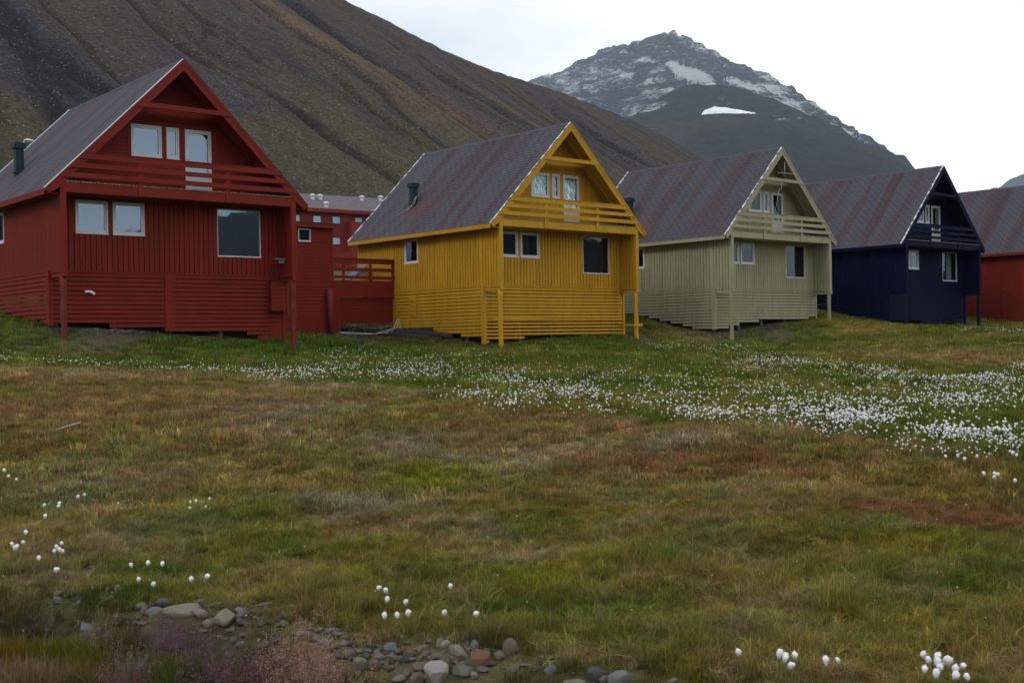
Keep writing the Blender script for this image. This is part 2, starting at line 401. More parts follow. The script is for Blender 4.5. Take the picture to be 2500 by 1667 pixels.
def window(h, P, u0, u1, z0, z1, fw=.07, name='window', sash=True, content='dark', gl=None, frame_mat=None, rear=None):
    """casement frame with a pane, a dark room behind it and what hangs in it; P(u,z,d) with d outward"""
    gl = gl or GLASS; f = MB()
    def ring(a, b, c, d, w, d0, d1):
        for (p, q, r_, s) in ((a, b, c, c + w), (a, b, d - w, d), (a, a + w, c + w, d - w), (b - w, b, c + w, d - w)):
            f.hexa([P(p, r_, d0), P(q, r_, d0), P(q, r_, d1), P(p, r_, d1), P(p, s, d0), P(q, s, d0), P(q, s, d1), P(p, s, d1)])
    ring(u0, u1, z0, z1, fw * .55, -.03, .045)
    if sash: ring(u0 + fw * .62, u1 - fw * .62, z0 + fw * .62, z1 - fw * .62, fw * .62, -.02, .028)
    # sill lip
    f.hexa([P(u0 - .01, z0 - .02, -.0), P(u1 + .01, z0 - .02, -.0), P(u1 + .01, z0 - .02, .07), P(u0 - .01, z0 - .02, .07), P(u0 - .01, z0 - .001, 0), P(u1 + .01, z0 - .001, 0), P(u1 + .01, z0 - .001, .06), P(u0 - .01, z0 - .001, .06)])
    o = f.build(name, frame_mat or WHITE, h)
    i = fw * (1.2 if sash else .55)
    a, b, c, d = u0 + i, u1 - i, z0 + i, z1 - i
    g = MB(); g.v += [tuple(P(a, c, 0)), tuple(P(b, c, 0)), tuple(P(b, d, 0)), tuple(P(a, d, 0))]; g.f.append((0, 1, 2, 3))
    g.build('pane', gl, o)
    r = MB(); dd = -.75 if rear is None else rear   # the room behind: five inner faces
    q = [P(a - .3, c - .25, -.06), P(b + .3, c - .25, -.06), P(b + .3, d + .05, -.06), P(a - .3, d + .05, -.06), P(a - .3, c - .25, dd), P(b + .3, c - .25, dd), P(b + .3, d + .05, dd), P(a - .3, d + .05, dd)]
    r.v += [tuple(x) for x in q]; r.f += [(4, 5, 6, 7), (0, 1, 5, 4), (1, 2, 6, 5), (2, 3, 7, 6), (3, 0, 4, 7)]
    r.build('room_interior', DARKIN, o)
    def drape(s, e, z_a, z_b, dep, mat, nm, amp=.02, n=40):
        k = MB()
        for t in range(n + 1):
            uu = s + (e - s) * t / n; w = amp * math.sin(t * 1.35) + amp * .5 * math.sin(t * .53 + 1)
            k.v += [tuple(P(uu, z_a, dep + w)), tuple(P(uu, z_b, dep + w))]
            if t: k.f.append((2 * t - 2, 2 * t, 2 * t + 1, 2 * t - 1))
        return k.build(nm, mat, o, True)
    if content == 'foil':
        k = MB(); nx, nz = 30, 50
        for jz in range(nz + 1):
            for ix in range(nx + 1):
                uu = a + (b - a) * ix / nx; zz = c + (d - c) * jz / nz
                e_ = float(fbm(np.array([uu * 11 + zz * 2.2 + z0]), np.array([zz * 2.2 + u0]), 31, 3)[0]); w = abs(e_ - .5) * .42
                k.v.append(tuple(P(uu, zz, -.045 - w)))
        for jz in range(nz):
            for ix in range(nx):
                q0 = jz * (nx + 1) + ix; k.f.append((q0, q0 + 1, q0 + nx + 2, q0 + nx + 1))
        k.build('foil_cover', FOIL, o, False)
    elif content == 'sky_blind': drape(a, b, c, d, -.03, SKYBL, 'blind', .003)
    elif content == 'blind': drape(a, b, c, d, -.06, CURTB, 'blind', 0.)
    elif content == 'blind_gap': drape(a, a + (b - a) * .93, c + .02, d - .05, -.06, CURTB, 'blind', .004)
    elif content == 'curtain_left': drape(a, a + (b - a) * .38, c, d, -.08, CURT, 'curtain')
    elif content == 'curtain_right': drape(a + (b - a) * .55, b, c, d, -.08, CURT, 'curtain')
    elif content == 'curtains': drape(a, a + (b - a) * .3, c, d, -.08, CURT, 'curtain'); drape(b - (b - a) * .3, b, c, d, -.08, CURT, 'curtain')
    elif content == 'mid_curtain': drape(a + (b - a) * .38, a + (b - a) * .72, c, d, -.08, CURT, 'curtain')
    return o, (a, b, c, d), P

def leaf_pot(P, u, z, h, parent):
    k = MB(); c0 = Vector(P(u, z, -.12))
    for i in range(70):
        a = random.uniform(0, 6.28); e = random.uniform(.1, 1.3); r = random.uniform(.05, h * .5)
        p = c0 + Vector((math.cos(a) * math.cos(e) * r * .7, math.sin(a) * math.cos(e) * r * .35, .03 + math.sin(e) * r * 1.8))
        s = random.uniform(.012, .03); b = len(k.v); ax = Vector((random.uniform(-1, 1), random.uniform(-1, 1), random.uniform(-1, 1))).normalized(); ay = ax.orthogonal().normalized()
        k.v += [tuple(p + ax * s), tuple(p + ay * s), tuple(p - ax * s), tuple(p - ay * s)]; k.f.append((b, b + 1, b + 2, b + 3))
    k.build('potted_plant', simple('houseplant_leaf', (.03, .06, .02)), parent)

def house(idx, name, colour, label, prof_front, prof_side, contents, trim, gl=None, extra=None, detail=True, prof_r=None, rustpatch=None):
    x, y, z, yaw = HOUSES[idx]
    h = empty(name, (x, y, z), R(yaw)); tag(h, label, 'house', 'gabled wooden houses in a row')
    pm = PAINT[colour]
    Pf = lambda u, zz, d: (u, RC - d, zz)              # recessed front wall
    Ps = lambda u, zz, d: (0 - d, u, zz)               # left side wall, u = local y
    Pr = lambda u, zz, d: (W_ + d, u, zz)
    Pb = lambda u, zz, d: (u, LH - .1 + d, zz)
    ZT = 2.27
    # ---- ground floor front wall
    hs = [WIN['w1'], WIN['w2'], WIN['w3']]
    mb = MB(); vclad(mb, Pf, .04, W_ - .15, .02, lambda u: 2.62, hs)
    for a, b, c, d in ((.60, .781, 1.19, 2.262), (1.817, 1.973, 1.19, 2.262), (3.023, 3.20, 1.19, 2.262), (5.41, 5.58, .62, 2.262), (7.197, 7.36, .62, 2.262)): mb.box(a, b, RC - .022, RC + .02, c, d)
    mb.build('front_wall', pm, h)
    # ---- side walls (reach forward as wing walls)
    sw = (5.46, 6.47, 1.188, 2.236)
    mb = MB(); vclad(mb, Ps, .02, RC + .12, ZW, lambda u: ZT, [], back=.10); vclad(mb, Ps, RC + .12, LH - .1, 0.02, lambda u: ZT, [sw], back=.10)
    mb.box(-.022, .02, 5.28, 5.46, 1.17, 2.25); mb.box(-.022, .02, 6.47, 6.65, 1.17, 2.25)
    mb.build('side_wall', pm, h)
    mb = MB(); vclad(mb, Pr, .02, RC + .12, ZW, lambda u: ZT, [], back=.02); vclad(mb, Pr, RC + .12, LH - .1, 0.02, lambda u: ZT, [], back=.02)
    # inner face of the right wing, which the photo shows
    vclad(mb, lambda u, zz, d: (W_ - .13 - d, u, zz), .03, RC, ZW + .01, lambda u: 2.6, [], back=.1)
    mb.build('side_wall', pm, h)
    mb = MB(); vclad(mb, Pb, 0.0, W_, .02, lambda u: min(roofz(u) - .16, 6.6), []); mb.build('back_wall', pm, h)
    # ---- gable wall above the balcony
    gh = [WIN['u1'], WIN['u2'], WIN['door']]
    inv = lambda zz: max(0.13, (zz + .14 - HE) / ((HR - HE) / (W_ / 2 + OV)) - OV)
    mb = MB(); hclad(mb, Pf, 2.66, 6.72, inv, lambda zz: max(inv(zz), W_ - inv(zz)), gh, .118, .010)
    for a, b, c, d in ((2.50, 2.62, 2.7, 4.86), (3.663, 3.819, 2.7, 4.86), (4.265, 4.469, 2.7, 4.86), (5.415, 5.55, 2.7, 4.86)):
        mb.box(a, b, RC - .034, RC - .018, c, d)
    mb.box(2.50, 5.55, RC - .036, RC + .01, 4.826, 4.93); mb.box(2.62, 3.663, RC - .022, RC + .01, 3.66, 3.79); mb.box(3.819, 4.265, RC - .022, RC + .01, 3.66, 3.79); mb.box(4.469, 5.415, RC - .022, RC + .01, 2.68, 2.815)
    mb.build('gable_wall', pm, h)
    # ---- corner boards on the wings
    for a, b in ((-.04, .145), (W_ - .145, W_ + .04)):
        mb = MB(); mb.box(a, b, -.024, .02, ZW - .01, roofz(.1) - .10)
        (mb.box(a, a + .022, .02, .14, ZW - .01, ZT) if a < 1 else mb.box(b - .022, b, .02, .14, ZW - .01, ZT))
        mb.build('corner_board', pm, h)
    # wing floor beams
    for fa, fb in ((-.02, .14), (W_ - .14, W_ + .02)):
        mb = MB(); mb.box(fa, fb, -.06, RC, ZW - .13, ZW - .012); mb.build('floor_beam', pm, h)
    # floor slab closing the underside
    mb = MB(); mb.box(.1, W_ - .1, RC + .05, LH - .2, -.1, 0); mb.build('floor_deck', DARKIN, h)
    # ledge between cladding and skirting
    mb = MB(); mb.box(-.03, W_ - .13, RC - .075, RC - .0205, -.035, .012); mb.build('ledge', pm, h)
    mb = MB(); mb.box(-.085, -.0205, RC + .03, LH - .1, -.035, .012); mb.box(W_ + .0205, W_ + .085, RC + .03, LH - .1, -.035, .012); mb.build('ledge', pm, h)
    # ---- skirting
    wb = -1.25 if colour == 'yellow' else None
    mb = MB(); slats(mb, lambda u, zz, d: (u, RC - .02 - d, zz), .03, W_ - .0, -.04, prof_front, wide_below=wb, split=True)
    sk = mb.build('skirting', pm, h)
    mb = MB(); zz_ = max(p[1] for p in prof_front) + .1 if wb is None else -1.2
    mb.box(.05, W_ - .05, RC + .12, RC + .14, zz_, -.12); mb.box(.12, .14, RC + .14, LH - .2, max(p[1] for p in prof_side) + .1, -.12); mb.box(W_ - .14, W_ - .12, RC + .14, LH - .2, -1.2, -.12); mb.build('underfloor_shade_sheet', DARKIN, h)  # dark sheets behind the slats stand in for the shade under the floor
    mb = MB(); slats(mb, lambda u, zz, d: (-.035 - d, u, zz), RC + .06, LH - .1, -.04, prof_side, split=True)
    mb.build('skirting', pm, h)
    pr = prof_r or [(RC, prof_front[-1][1]), (LH, prof_front[-1][1] + .4)]
    mb = MB(); slats(mb, lambda u, zz, d: (W_ + .035 + d, u, zz), RC + .06, LH - .1, -.04, pr)
    mb.build('skirting', pm, h)
    zl = prof_front[0][1] - .04; zr = prof_front[-1][1] - .05
    mb = MB(); mb.box(-.115, .03, RC - .085, RC - .04, zl, .0); mb.box(-.115, -.07, RC - .04, RC + .10, zl, .0); mb.build('corner_board', pm, h)
    mb = MB(); mb.box(W_ - .0, W_ + .115, RC - .085, RC - .04, zr, -.14); mb.box(W_ + .07, W_ + .115, RC - .04, RC + .10, zr, -.14); mb.build('corner_board', pm, h)
    # foundation posts glimpsed under the skirting
    for px_ in (.25, 2.1, 3.9, 5.8, 7.7):
        mb = MB(); mb.tube([(px_, RC + .3, -2.8), (px_, RC + .3, -.1)], .07, 8); mb.build('foundation_post', GREYW, h, True)
    for py_ in (2.4, 4.3, 6.4):
        mb = MB(); mb.tube([(.15, py_, -2.8), (.15, py_, -.1)], .07, 8); mb.build('foundation_post', GREYW, h, True)
    # round poles under the wings
    for px_ in (.05, W_ - .07):
        mb = MB(); n = 14; pts = [(px_ + random.uniform(-.008, .008), .1 + random.uniform(-.008, .008), ZW - .12 - (2.75 * i / n)) for i in range(n + 1)]
        mb.tube(pts, [.095 + .008 * math.sin(i * 1.3) for i in range(n + 1)], 12); mb.build('pole', POLE[colour], h, True)
    # ---- roof
    sl = math.atan2(HR - HE, W_ / 2 + OV); nx_, nz_ = math.sin(sl), math.cos(sl); T = .055
    y0, y1 = -.045, LH + .02
    me = bpy.data.meshes.new('roof'); V = []; Fc = []; UV = []
    SL = math.hypot(HR - HE, W_ / 2 + OV)
    NU, NV = 44, 26
    rust = []
    for side in (0, 1):
        b0 = len(V)
        for j in range(NV + 1):
            for i in range(NU + 1):
                t = j / NV; yy = y0 + (y1 - y0) * i / NU
                xx = -OV + (W_ / 2 + OV) * t; zz = HE + (HR - HE) * t
                sag = -.022 * math.sin(math.pi * t) * math.sin(math.pi * i / NU) + .01 * math.sin(i * .9 + side) * math.sin(j * .7)
                zz += sag
                V.append((xx if side == 0 else W_ - xx, yy, zz)); UV.append((yy + 31 * idx + 7 * side, t * SL))
                r_ = 0.
                if rustpatch and side == 0:
                    cy_, ct_ = rustpatch; r_ = math.exp(-((yy - cy_) / .9) ** 2 - ((t - ct_) / .09) ** 2)
                rust.append(r_)
        for j in range(NV):
            for i in range(NU):
                q = b0 + j * (NU + 1) + i; Fc.append((q, q + 1, q + NU + 2, q + NU + 1) if side else (q + 1, q, q + NU + 1, q + NU + 2))
    nb = len(V)
    # underside and edges
    for side in (0, 1):
        b0 = len(V)
        for yy in (y0, y1):
            for t in (0, 1):
                xx = -OV + (W_ / 2 + OV) * t - (0 if t else 0); zz = HE + (HR - HE) * t - T / nz_ * 1.0
                V.append((xx if side == 0 else W_ - xx, yy, zz)); UV.append((0, 0)); rust.append(0.)
        # top corners duplicated
        for yy in (y0, y1):
            for t in (0, 1):
                xx = -OV + (W_ / 2 + OV) * t; zz = HE + (HR - HE) * t
                V.append((xx if side == 0 else W_ - xx, yy, zz)); UV.append((0, 0)); rust.append(0.)
        a = b0
        Fc += [(a, a + 1, a + 3, a + 2), (a, a + 4, a + 5, a + 1), (a + 2, a + 3, a + 7, a + 6), (a, a + 2, a + 6, a + 4)]
    me.from_pydata(V, [], Fc)
    ul = me.uv_layers.new(name='UVMap')
    for lp in me.loops: ul.data[lp.index].uv = UV[lp.vertex_index]
    at = me.attributes.new('rust', 'FLOAT', 'POINT'); at.data.foreach_set('value', rust)
    bm = bmesh.new(); bm.from_mesh(me); bmesh.ops.recalc_face_normals(bm, faces=bm.faces); bm.to_mesh(me); bm.free()
    me.materials.append(SHINGLE); roof = link(bpy.data.objects.new('roof', me), h)
    # ridge cap
    mb = MB(); yy = y0 + .02
    while yy < y1 - .3:
        e = min(yy + .33, y1 - .01); a, b = .012 + .006 * ((int(yy * 10)) % 2), .13
        for s in (-1, 1):
            mb.hexa([(W_ / 2, yy, HR + .004), (W_ / 2, e, HR + .004), (W_ / 2 + s * b, e, HR - b * nx_ / nz_ + .006), (W_ / 2 + s * b, yy, HR - b * nx_ / nz_ + .006),
                     (W_ / 2, yy, HR + .004 + a), (W_ / 2, e, HR + .012), (W_ / 2 + s * b, e, HR - b * nx_ / nz_ + .014), (W_ / 2 + s * b, yy, HR - b * nx_ / nz_ + .006 + a)])
        yy += .33
    mb.build('ridge_cap', simple('ridge_shingle', (.07, .066, .085), .9), roof)
    # flashing along the rakes (white, peeling)
    def slope_box(mb, side, t0, t1, ya, yb, d0, d1):
        p = []
        for dd in (d0, d1):
            for (t, yy) in ((t0, ya), (t1, ya), (t1, yb), (t0, yb)):
                xx = -OV + (W_ / 2 + OV) * t - nx_ * dd; zz = HE + (HR - HE) * t + nz_ * dd
                if t > .5 : xx += 0
                p.append((xx if side == 0 else W_ - xx, yy, zz))
        mb.hexa(p)
    mb = MB(); slope_box(mb, 0, -.002, .996, y0 - .012, y0 + .075, .004, .022); mb.build('edge_flashing', trim, roof)
    mb = MB(); slope_box(mb, 0, -.002, .996, y1 - .07, y1 + .012, .004, .03); mb.build('edge_flashing', trim, roof)
    mb = MB(); slope_box(mb, 1, -.002, .996, y0 - .012, y0 + .06, .004, .018); mb.build('edge_flashing', pm, roof)
    mb = MB(); slope_box(mb, 1, -.002, .996, y1 - .07, y1 + .012, .004, .03); mb.build('edge_flashing', pm, roof)
    # chimney pipe
    cx_, cy_ = (1.04, 7.19) if idx else (.83, 6.5)
    cz = roofz(cx_); topz = {0: 4.80, 1: 4.92, 2: 4.98, 3: 4.95, 4: 4.95}[idx] - .02
    if idx == 2: cx_, cy_ = 1.0, 7.4; cz = roofz(cx_)
    mb = MB(); r_ = .135; mb.box(cx_ - r_, cx_ + r_, cy_ - r_, cy_ + r_, cz - .25, topz - .2)
    mb.box(cx_ - r_ - .05, cx_ + r_ + .1, cy_ - r_ - .05, cy_ + r_ + .05, cz - .02, cz + .02)
    ch = mb.build('chimney', METAL, roof)
    mb = MB(); q = .2; mb.box(cx_ - q, cx_ + q, cy_ - q, cy_ + q, topz - .2, topz - .02); mb.box(cx_ - q + .02, cx_ + q - .02, cy_ - q + .02, cy_ + q - .02, topz - .02, topz); mb.build('chimney_cap', METAL, roof)
    # ---- soffits, bargeboards, rafters
    def chev(mb, x_in, thick, ya, yb, drop=0.0, side=0, top=HR):
        # sloping board whose upper edge sits 'drop' below the roof top, vertical thickness 'thick'
        zt = lambda xx: roofz(xx) - drop
        a, b = x_in, W_ / 2
        pts = [(a, zt(a)), (b, zt(b)), (b, zt(b) - thick), (a, zt(a) - thick)]
        if side: pts = [(W_ - u, v) for u, v in pts]
        mb.prism(pts, ya, yb)
    for s in (0, 1):
        mb = MB(); chev(mb, -OV + .05, .05, .0, LH - .02, .085, s); mb.build('soffit', pm, h)
        mb = MB(); zt = lambda xx: roofz(xx) - .075
        a = -OV + .005
        pts = [(a, zt(a)), (W_ / 2, zt(W_ / 2)), (W_ / 2, zt(W_ / 2) - .30), (-.10, zt(-.10) - .30), (a + .09, zt(a) - .10 - .02), (a, zt(a) - .05)]
        pts = [(a, zt(a)), (W_ / 2, zt(W_ / 2)), (W_ / 2, zt(W_ / 2) - .30), (-.12, zt(-.12) - .30), (a + .13, zt(a + .13) - .21)]
        if s: pts = [(W_ - u, v) for u, v in pts]
        mb.prism(pts, -.05, -.0245); mb.build('bargeboard', pm, h)
        mb = MB(); pts = [(-OV - .004, roofz(-OV) - .028), (W_ / 2, HR - .028), (W_ / 2, HR - .12), (-OV + .03, roofz(-OV + .03) - .12)]
        if s: pts = [(W_ - u, v) for u, v in pts]
        mb.prism(pts, -.068, -.0505); mb.build('rake_moulding', pm, h)
        mb = MB(); chev(mb, .15, .17, .56, .63, .14, s); chev(mb, .15, .17, -.0, .05, .14, s); mb.build('rafter', pm, h)
        # eave board and boxed eave
        mb = MB(); e = -OV
        bx = (lambda a, b: (a, b)) if s == 0 else (lambda a, b: (W_ - b, W_ - a))
        a, b = bx(e - .02, e + .004); mb.box(a, b, -.02, LH, HE - .19, HE - .03)
        a, b = bx(e + .006, -.021); mb.box(a, b, .0, LH - .02, 2.262, 2.285); mb.build('eave_board', pm, h)
    # side wall infill above the wings (closing triangle)
    # ---- collar beams
    def beam(mb, z0, z1, ya, yb, ins=.06):
        xi = lambda zz: (zz - HE) / ((HR - HE) / (W_ / 2 + OV)) - OV + ins
        mb.prism([(xi(z0), z0), (W_ - xi(z0), z0), (W_ - xi(z1), z1), (xi(z1), z1)], ya, yb)
    mb = MB(); beam(mb, 5.19, 5.345, -.087, -.052, .11); mb.build('collar_beam', pm, h)
    mb = MB(); beam(mb, 5.13, 5.29, .56, .61, .2); mb.build('collar_beam', pm, h)
    # ---- balcony
    mb = MB(); mb.box(.147, W_ - .147, -.02, .045, ZB, 2.645)
    mb.box(.147, W_ - .147, .05, RC - .02, ZB - .0, ZB + .03)
    for jx in np.arange(.6, 7.8, .6): mb.box(jx, jx + .05, .047, RC - .02, ZB + .032, 2.64)
    bal = mb.build('balcony', pm, h)
    mb = MB(); xx = .15
    while xx < W_ - .2:
        w = random.uniform(.088, .1); mb.box(xx, xx + w, -.045 + random.uniform(-.01, .01), RC - .03, 2.648, 2.685 + random.uniform(-.003, .003)); xx += w + .022
    mb.build('deck_board', DECKW, bal)
    for z0, z1 in ((3.385, 3.565), (3.095, 3.245), (2.79, 2.945)):
        mb = MB(); beam(mb, z0, z1, -.09, -.055, .07)
        if z0 > 3.3: beam(mb, z1, z1 + .02, -.11, -.02, .075)
        mb.build('rail', pm, bal)
    for a in (2.40, 5.41):
        mb = MB(); mb.box(a, a + .16, -.053, -.022, ZB - .01, 3.37); mb.box(a + .02, a + .14, -.02, .02, 2.69, 3.37); mb.build('baluster', pm, bal)
    # ---- windows
    c = contents
    out = {}
    for k in ('w1', 'w2', 'w3', 'u1', 'u2'):
        u0, u1, z0, z1 = WIN[k]
        out[k] = window(h, Pf, u0, u1, z0, z1, .085 if k != 'w3' else .045, 'window', k != 'w3', c.get(k, 'dark'), gl if (k in (extra or {}).get('coated', ())) else GLASS, rear=-.8)
    u0, u1, z0, z1 = WIN['door']
    dz = z0 + .55
    d = MB(); d.box(u0, u1, RC - .035, RC + .03, z0, z0 + .05)
    for a, b, c0, c1 in ((u0, u0 + .1, z0 + .05, z1), (u1 - .1, u1, z0 + .05, z1), (u0 + .1, u1 - .1, z1 - .11, z1), (u0 + .1, u1 - .1, z0 + .05, z0 + .22), (u0 + .1, u1 - .1, z0 + .47, z0 + .6)):
        d.box(a, b, RC - .045, RC + .03, c0, c1)
    d.box(u0 + .1, u1 - .1, RC - .02, RC + .02, z0 + .22, z0 + .47)
    do = d.build('balcony_door', WHITE, h)
    wd, _, _ = window(do, Pf, u0 + .1, u1 - .1, z0 + .6, z1 - .11, .02, 'window', False, contents.get('door', 'dark'), gl if 'door' in (extra or {}).get('coated', ()) else GLASS, rear=-.8)
    # a sub-part may not go deeper: fold the pane and what is behind it under the door
    for chd in list(wd.children): chd.parent = do
    wd.parent = do; wd.name = 'sash_frame'
    mb = MB(); mb.tube([(u0 + .06, RC - .05, z0 + 1.0), (u0 + .06, RC - .09, z0 + 1.0), (u0 + .15, RC - .09, z0 + 1.0)], .01, 6); mb.build('handle', GALV, do, True)
    out['side'] = window(h, Ps, *sw, .085, 'window', True, contents.get('side', 'dark'), GLASS, rear=-.8)
    return h, out

# ------------------------------------------------------------------ the five houses
PFR = {0: [(0, -1.66), (1.77, -1.66), (1.79, -1.79), (3.6, -1.80), (3.62, -1.92), (6.6, -1.94), (6.62, -2.08), (7.0, -2.09), (7.02, -2.24), (8.1, -2.26)],
       1: [(0, -2.33), (1.0, -2.22), (2.5, -2.14), (5.3, -2.09), (8.1, -2.04)],
       2: [(0, -1.92), (.95, -1.92), (.97, -1.80), (3.3, -1.66), (3.32, -1.56), (6.0, -1.50), (8.1, -1.44)],
       3: [(0, -1.72), (8.1, -1.80)], 4: [(0, -1.85), (8.1, -1.8)]}
PSD = {0: [(1, -1.66), (3.0, -1.52), (6.1, -1.16), (10.3, -.75)], 1: [(1, -2.33), (1.2, -2.12), (4.4, -1.94), (4.45, -1.74), (7, -1.70), (10.3, -1.3)],
       2: [(1, -1.92), (2.4, -1.9), (2.9, -1.77), (4.15, -1.54), (5.6, -1.23), (10.3, -.8)], 3: [(1, -1.72), (3.2, -1.34), (5.6, -.95), (10.3, -.6)], 4: [(1, -1.95), (5, -1.8), (10.3, -1.7)]}
h0, w0 = house(0, 'red_house', 'red', 'dark red gabled wooden house with balcony, large at the left, pale blue panes', PFR[0], PSD[0],
    {'w1': 'blind', 'w2': 'blind', 'w3': 'dark', 'u1': 'blind', 'u2': 'blind', 'door': 'blind_gap', 'side': 'dark'}, FLASHW, GLASSR, {'coated': ('w1', 'w2', 'w3', 'u1', 'u2', 'door')})
h1, w1 = house(1, 'yellow_house', 'yellow', 'mustard yellow gabled house with crinkled silver foil behind the upper windows', PFR[1], PSD[1],
    {'u1': 'foil', 'u2': 'foil', 'door': 'foil', 'w3': 'dark', 'side': 'dark'}, FLASH, rustpatch=(6.2, .27))
h2, w2 = house(2, 'green_house', 'green', 'pale sage green gabled house with a thin aerial in its gable', PFR[2], PSD[2],
    {'u1': 'curtain_left', 'u2': 'curtains', 'door': 'curtains', 'w2': 'dark', 'w3': 'dark'}, FLASH, rustpatch=(6.3, .22))
h3, w3 = house(3, 'blue_house', 'blue', 'very dark navy blue gabled house with white balcony door', PFR[3], PSD[3],
    {'u1': 'curtain_right', 'u2': 'dark', 'door': 'curtains', 'w2': 'curtain_right', 'w3': 'mid_curtain'}, FLASH)
h4, w4 = house(4, 'brick_red_house', 'brick', 'brick red wooden house cut off by the right edge of the picture', PFR[4], PSD[4], {'u1': 'curtains'}, FLASH)
(a, b, c, d) = w3['w3'][1]; leaf_pot(w3['w3'][2], a + (b - a) * .5, c, .5, w3['w3'][0])
(a, b, c, d) = w1['w3'][1]; leaf_pot(w1['w3'][2], a + (b - a) * .8, c, .45, w1['w3'][0])

# details on the red house
pm = PAINT['red']
mb = MB(); mb.box(3.66, 3.99, RC - .075, RC - .045, -1.90, -.04); mb.build('corner_board', pm, h0)
mb = MB()
for i, (a, b) in enumerate(zip(np.arange(-.22, -1.2, -.146), range(9))): mb.box(7.42, 8.0, RC - .36, RC - .05, a - .128, a)
mb.box(7.44, 7.98, RC - .345, RC - .06, -1.24, -.2); mb.box(8.0, 8.12, RC - .38, RC - .34, -1.4, -.15); mb.build('meter_cupboard', pm, h0)
mb = MB(); mb.box(1.02, 1.24, RC - .13, RC - .05, -.66, -.60); mb.hexa([(1.2, RC - .14, -.68), (1.3, RC - .14, -.74), (1.3, RC - .07, -.74), (1.2, RC - .07, -.68), (1.2, RC - .14, -.61), (1.33, RC - .14, -.68), (1.33, RC - .07, -.68), (1.2, RC - .07, -.61)])
tag(mb.build('outdoor_lamp', simple('white_plastic', (.75, .77, .8), .4, .03), h0), 'small white lamp on the slatted skirting')
mb = MB(); mb.box(7.45, 7.86, .38, .6, .54, .57); mb.box(7.6, 7.84, .46, .49, .42, .54); mb.build('wall_shelf', GREYW, h0)
mb = MB()
for a, b, c, d in ((1.1, 1.13, -1.05, -.18), (2.38, 2.40, -1.05, -.3), (1.13, 2.38, -1.065, -1.05)): mb.box(a, b, RC - .052, RC - .044, c, d)
mb.build('skirting_hatch', simple('dark_gap', (.03, .006, .005)), h0)
# yellow house: hatch on the side skirting, plank brace, roof ropes
pm = PAINT['yellow']
mb = MB()
for i, zz in enumerate((-.38, -.58, -.78, -.98)):
    mb.hexa([(-.09, 6.1, zz - .12), (-.075, 6.1, zz - .12), (-.075, 5.62, zz - .12), (-.09, 5.62, zz - .12), (-.12, 6.1, zz), (-.1, 6.1, zz), (-.08, 5.62, zz), (-.1, 5.62, zz)])
mb.box(-.13, -.08, 5.56, 5.6, -1.15, -.2); mb.box(-.07, -.062, 5.6, 6.15, -1.12, -.22); mb.build('broken_hatch', pm, h1)
mb = MB(); mb.box(7.72, 8.25, .0, .035, -1.72, -1.6); mb.hexa([(7.75, .03, -1.7), (7.8, .03, -1.7), (7.8, .95, -1.7), (7.75, .95, -1.7), (7.75, .03, -1.62), (7.8, .03, -1.62), (7.8, .95, -1.62), (7.75, .95, -1.62)]); mb.build('plank_brace', pm, h1)
mb = MB(); mb.box(.35, 3.2, RC - .058, RC - .046, -1.42, -1.32); mb.build('skirting', pm, h1)
rz_ = lambda x: roofz(x) + .03
mb = MB()
mb.tube([(1.1, 7.03, rz_(1.1) + .25), (.95, 7.15, rz_(.95) + .12), (.75, 7.35, rz_(.75)), (.5, 7.85, rz_(.5))], .014, 6)
mb.tube([(1.05, 7.02, rz_(1.05) + .3), (.8, 7.1, rz_(.8) + .05), (.7, 7.4, rz_(.7)), (.62, 7.6, rz_(.62))], .016, 6)
mb.tube([(1.12, 7.03, rz_(1.1) + .3), (.9, 6.98, rz_(.9) + .1), (.7, 7.2, rz_(.7))], .012, 6)
tag(mb.build('rope', simple('pale_rope', (.33, .33, .34), .9), None), 'pale rope knotted round the yellow house chimney foot', 'rope')
bpy.data.objects['rope'].location = h1.location; bpy.data.objects['rope'].rotation_euler = h1.rotation_euler
# aerial in the green gable
ae = empty('roof_aerial', h2.location, R(HOUSES[2][3])); tag(ae, 'thin grey aerial standing in the green house gable', 'aerial')
mb = MB(); mb.tube([(4.05, -.12, 5.34), (4.05, -.12, 6.15)], .012, 6); mb.build('mast', GALV, ae, True)
mb = MB()
for i in range(7): mb.tube([(3.6 + i * .16, -.12, 5.60), (3.65 + i * .16, -.12, 5.60)], .01, 5)
mb.tube([(3.45, -.12, 5.60), (4.75, -.12, 5.62)], .010, 6)
for i in range(5): mb.tube([(3.7 + i * .2, -.30, 5.61), (3.7 + i * .2, .06, 5.61)], .006, 5)
mb.build('crossbar', GALV, ae, True)
mb = MB(); mb.tube([(3.85, -.1, 5.19), (3.85, -.1, 5.1), (3.78, -.1, 4.95), (3.82, -.1, 4.83), (3.6, -.1, 4.78), (3.62, .1, 4.0), (3.5, .3, 3.2)], .011, 6); mb.build('aerial_cable', CABLE, ae, True)

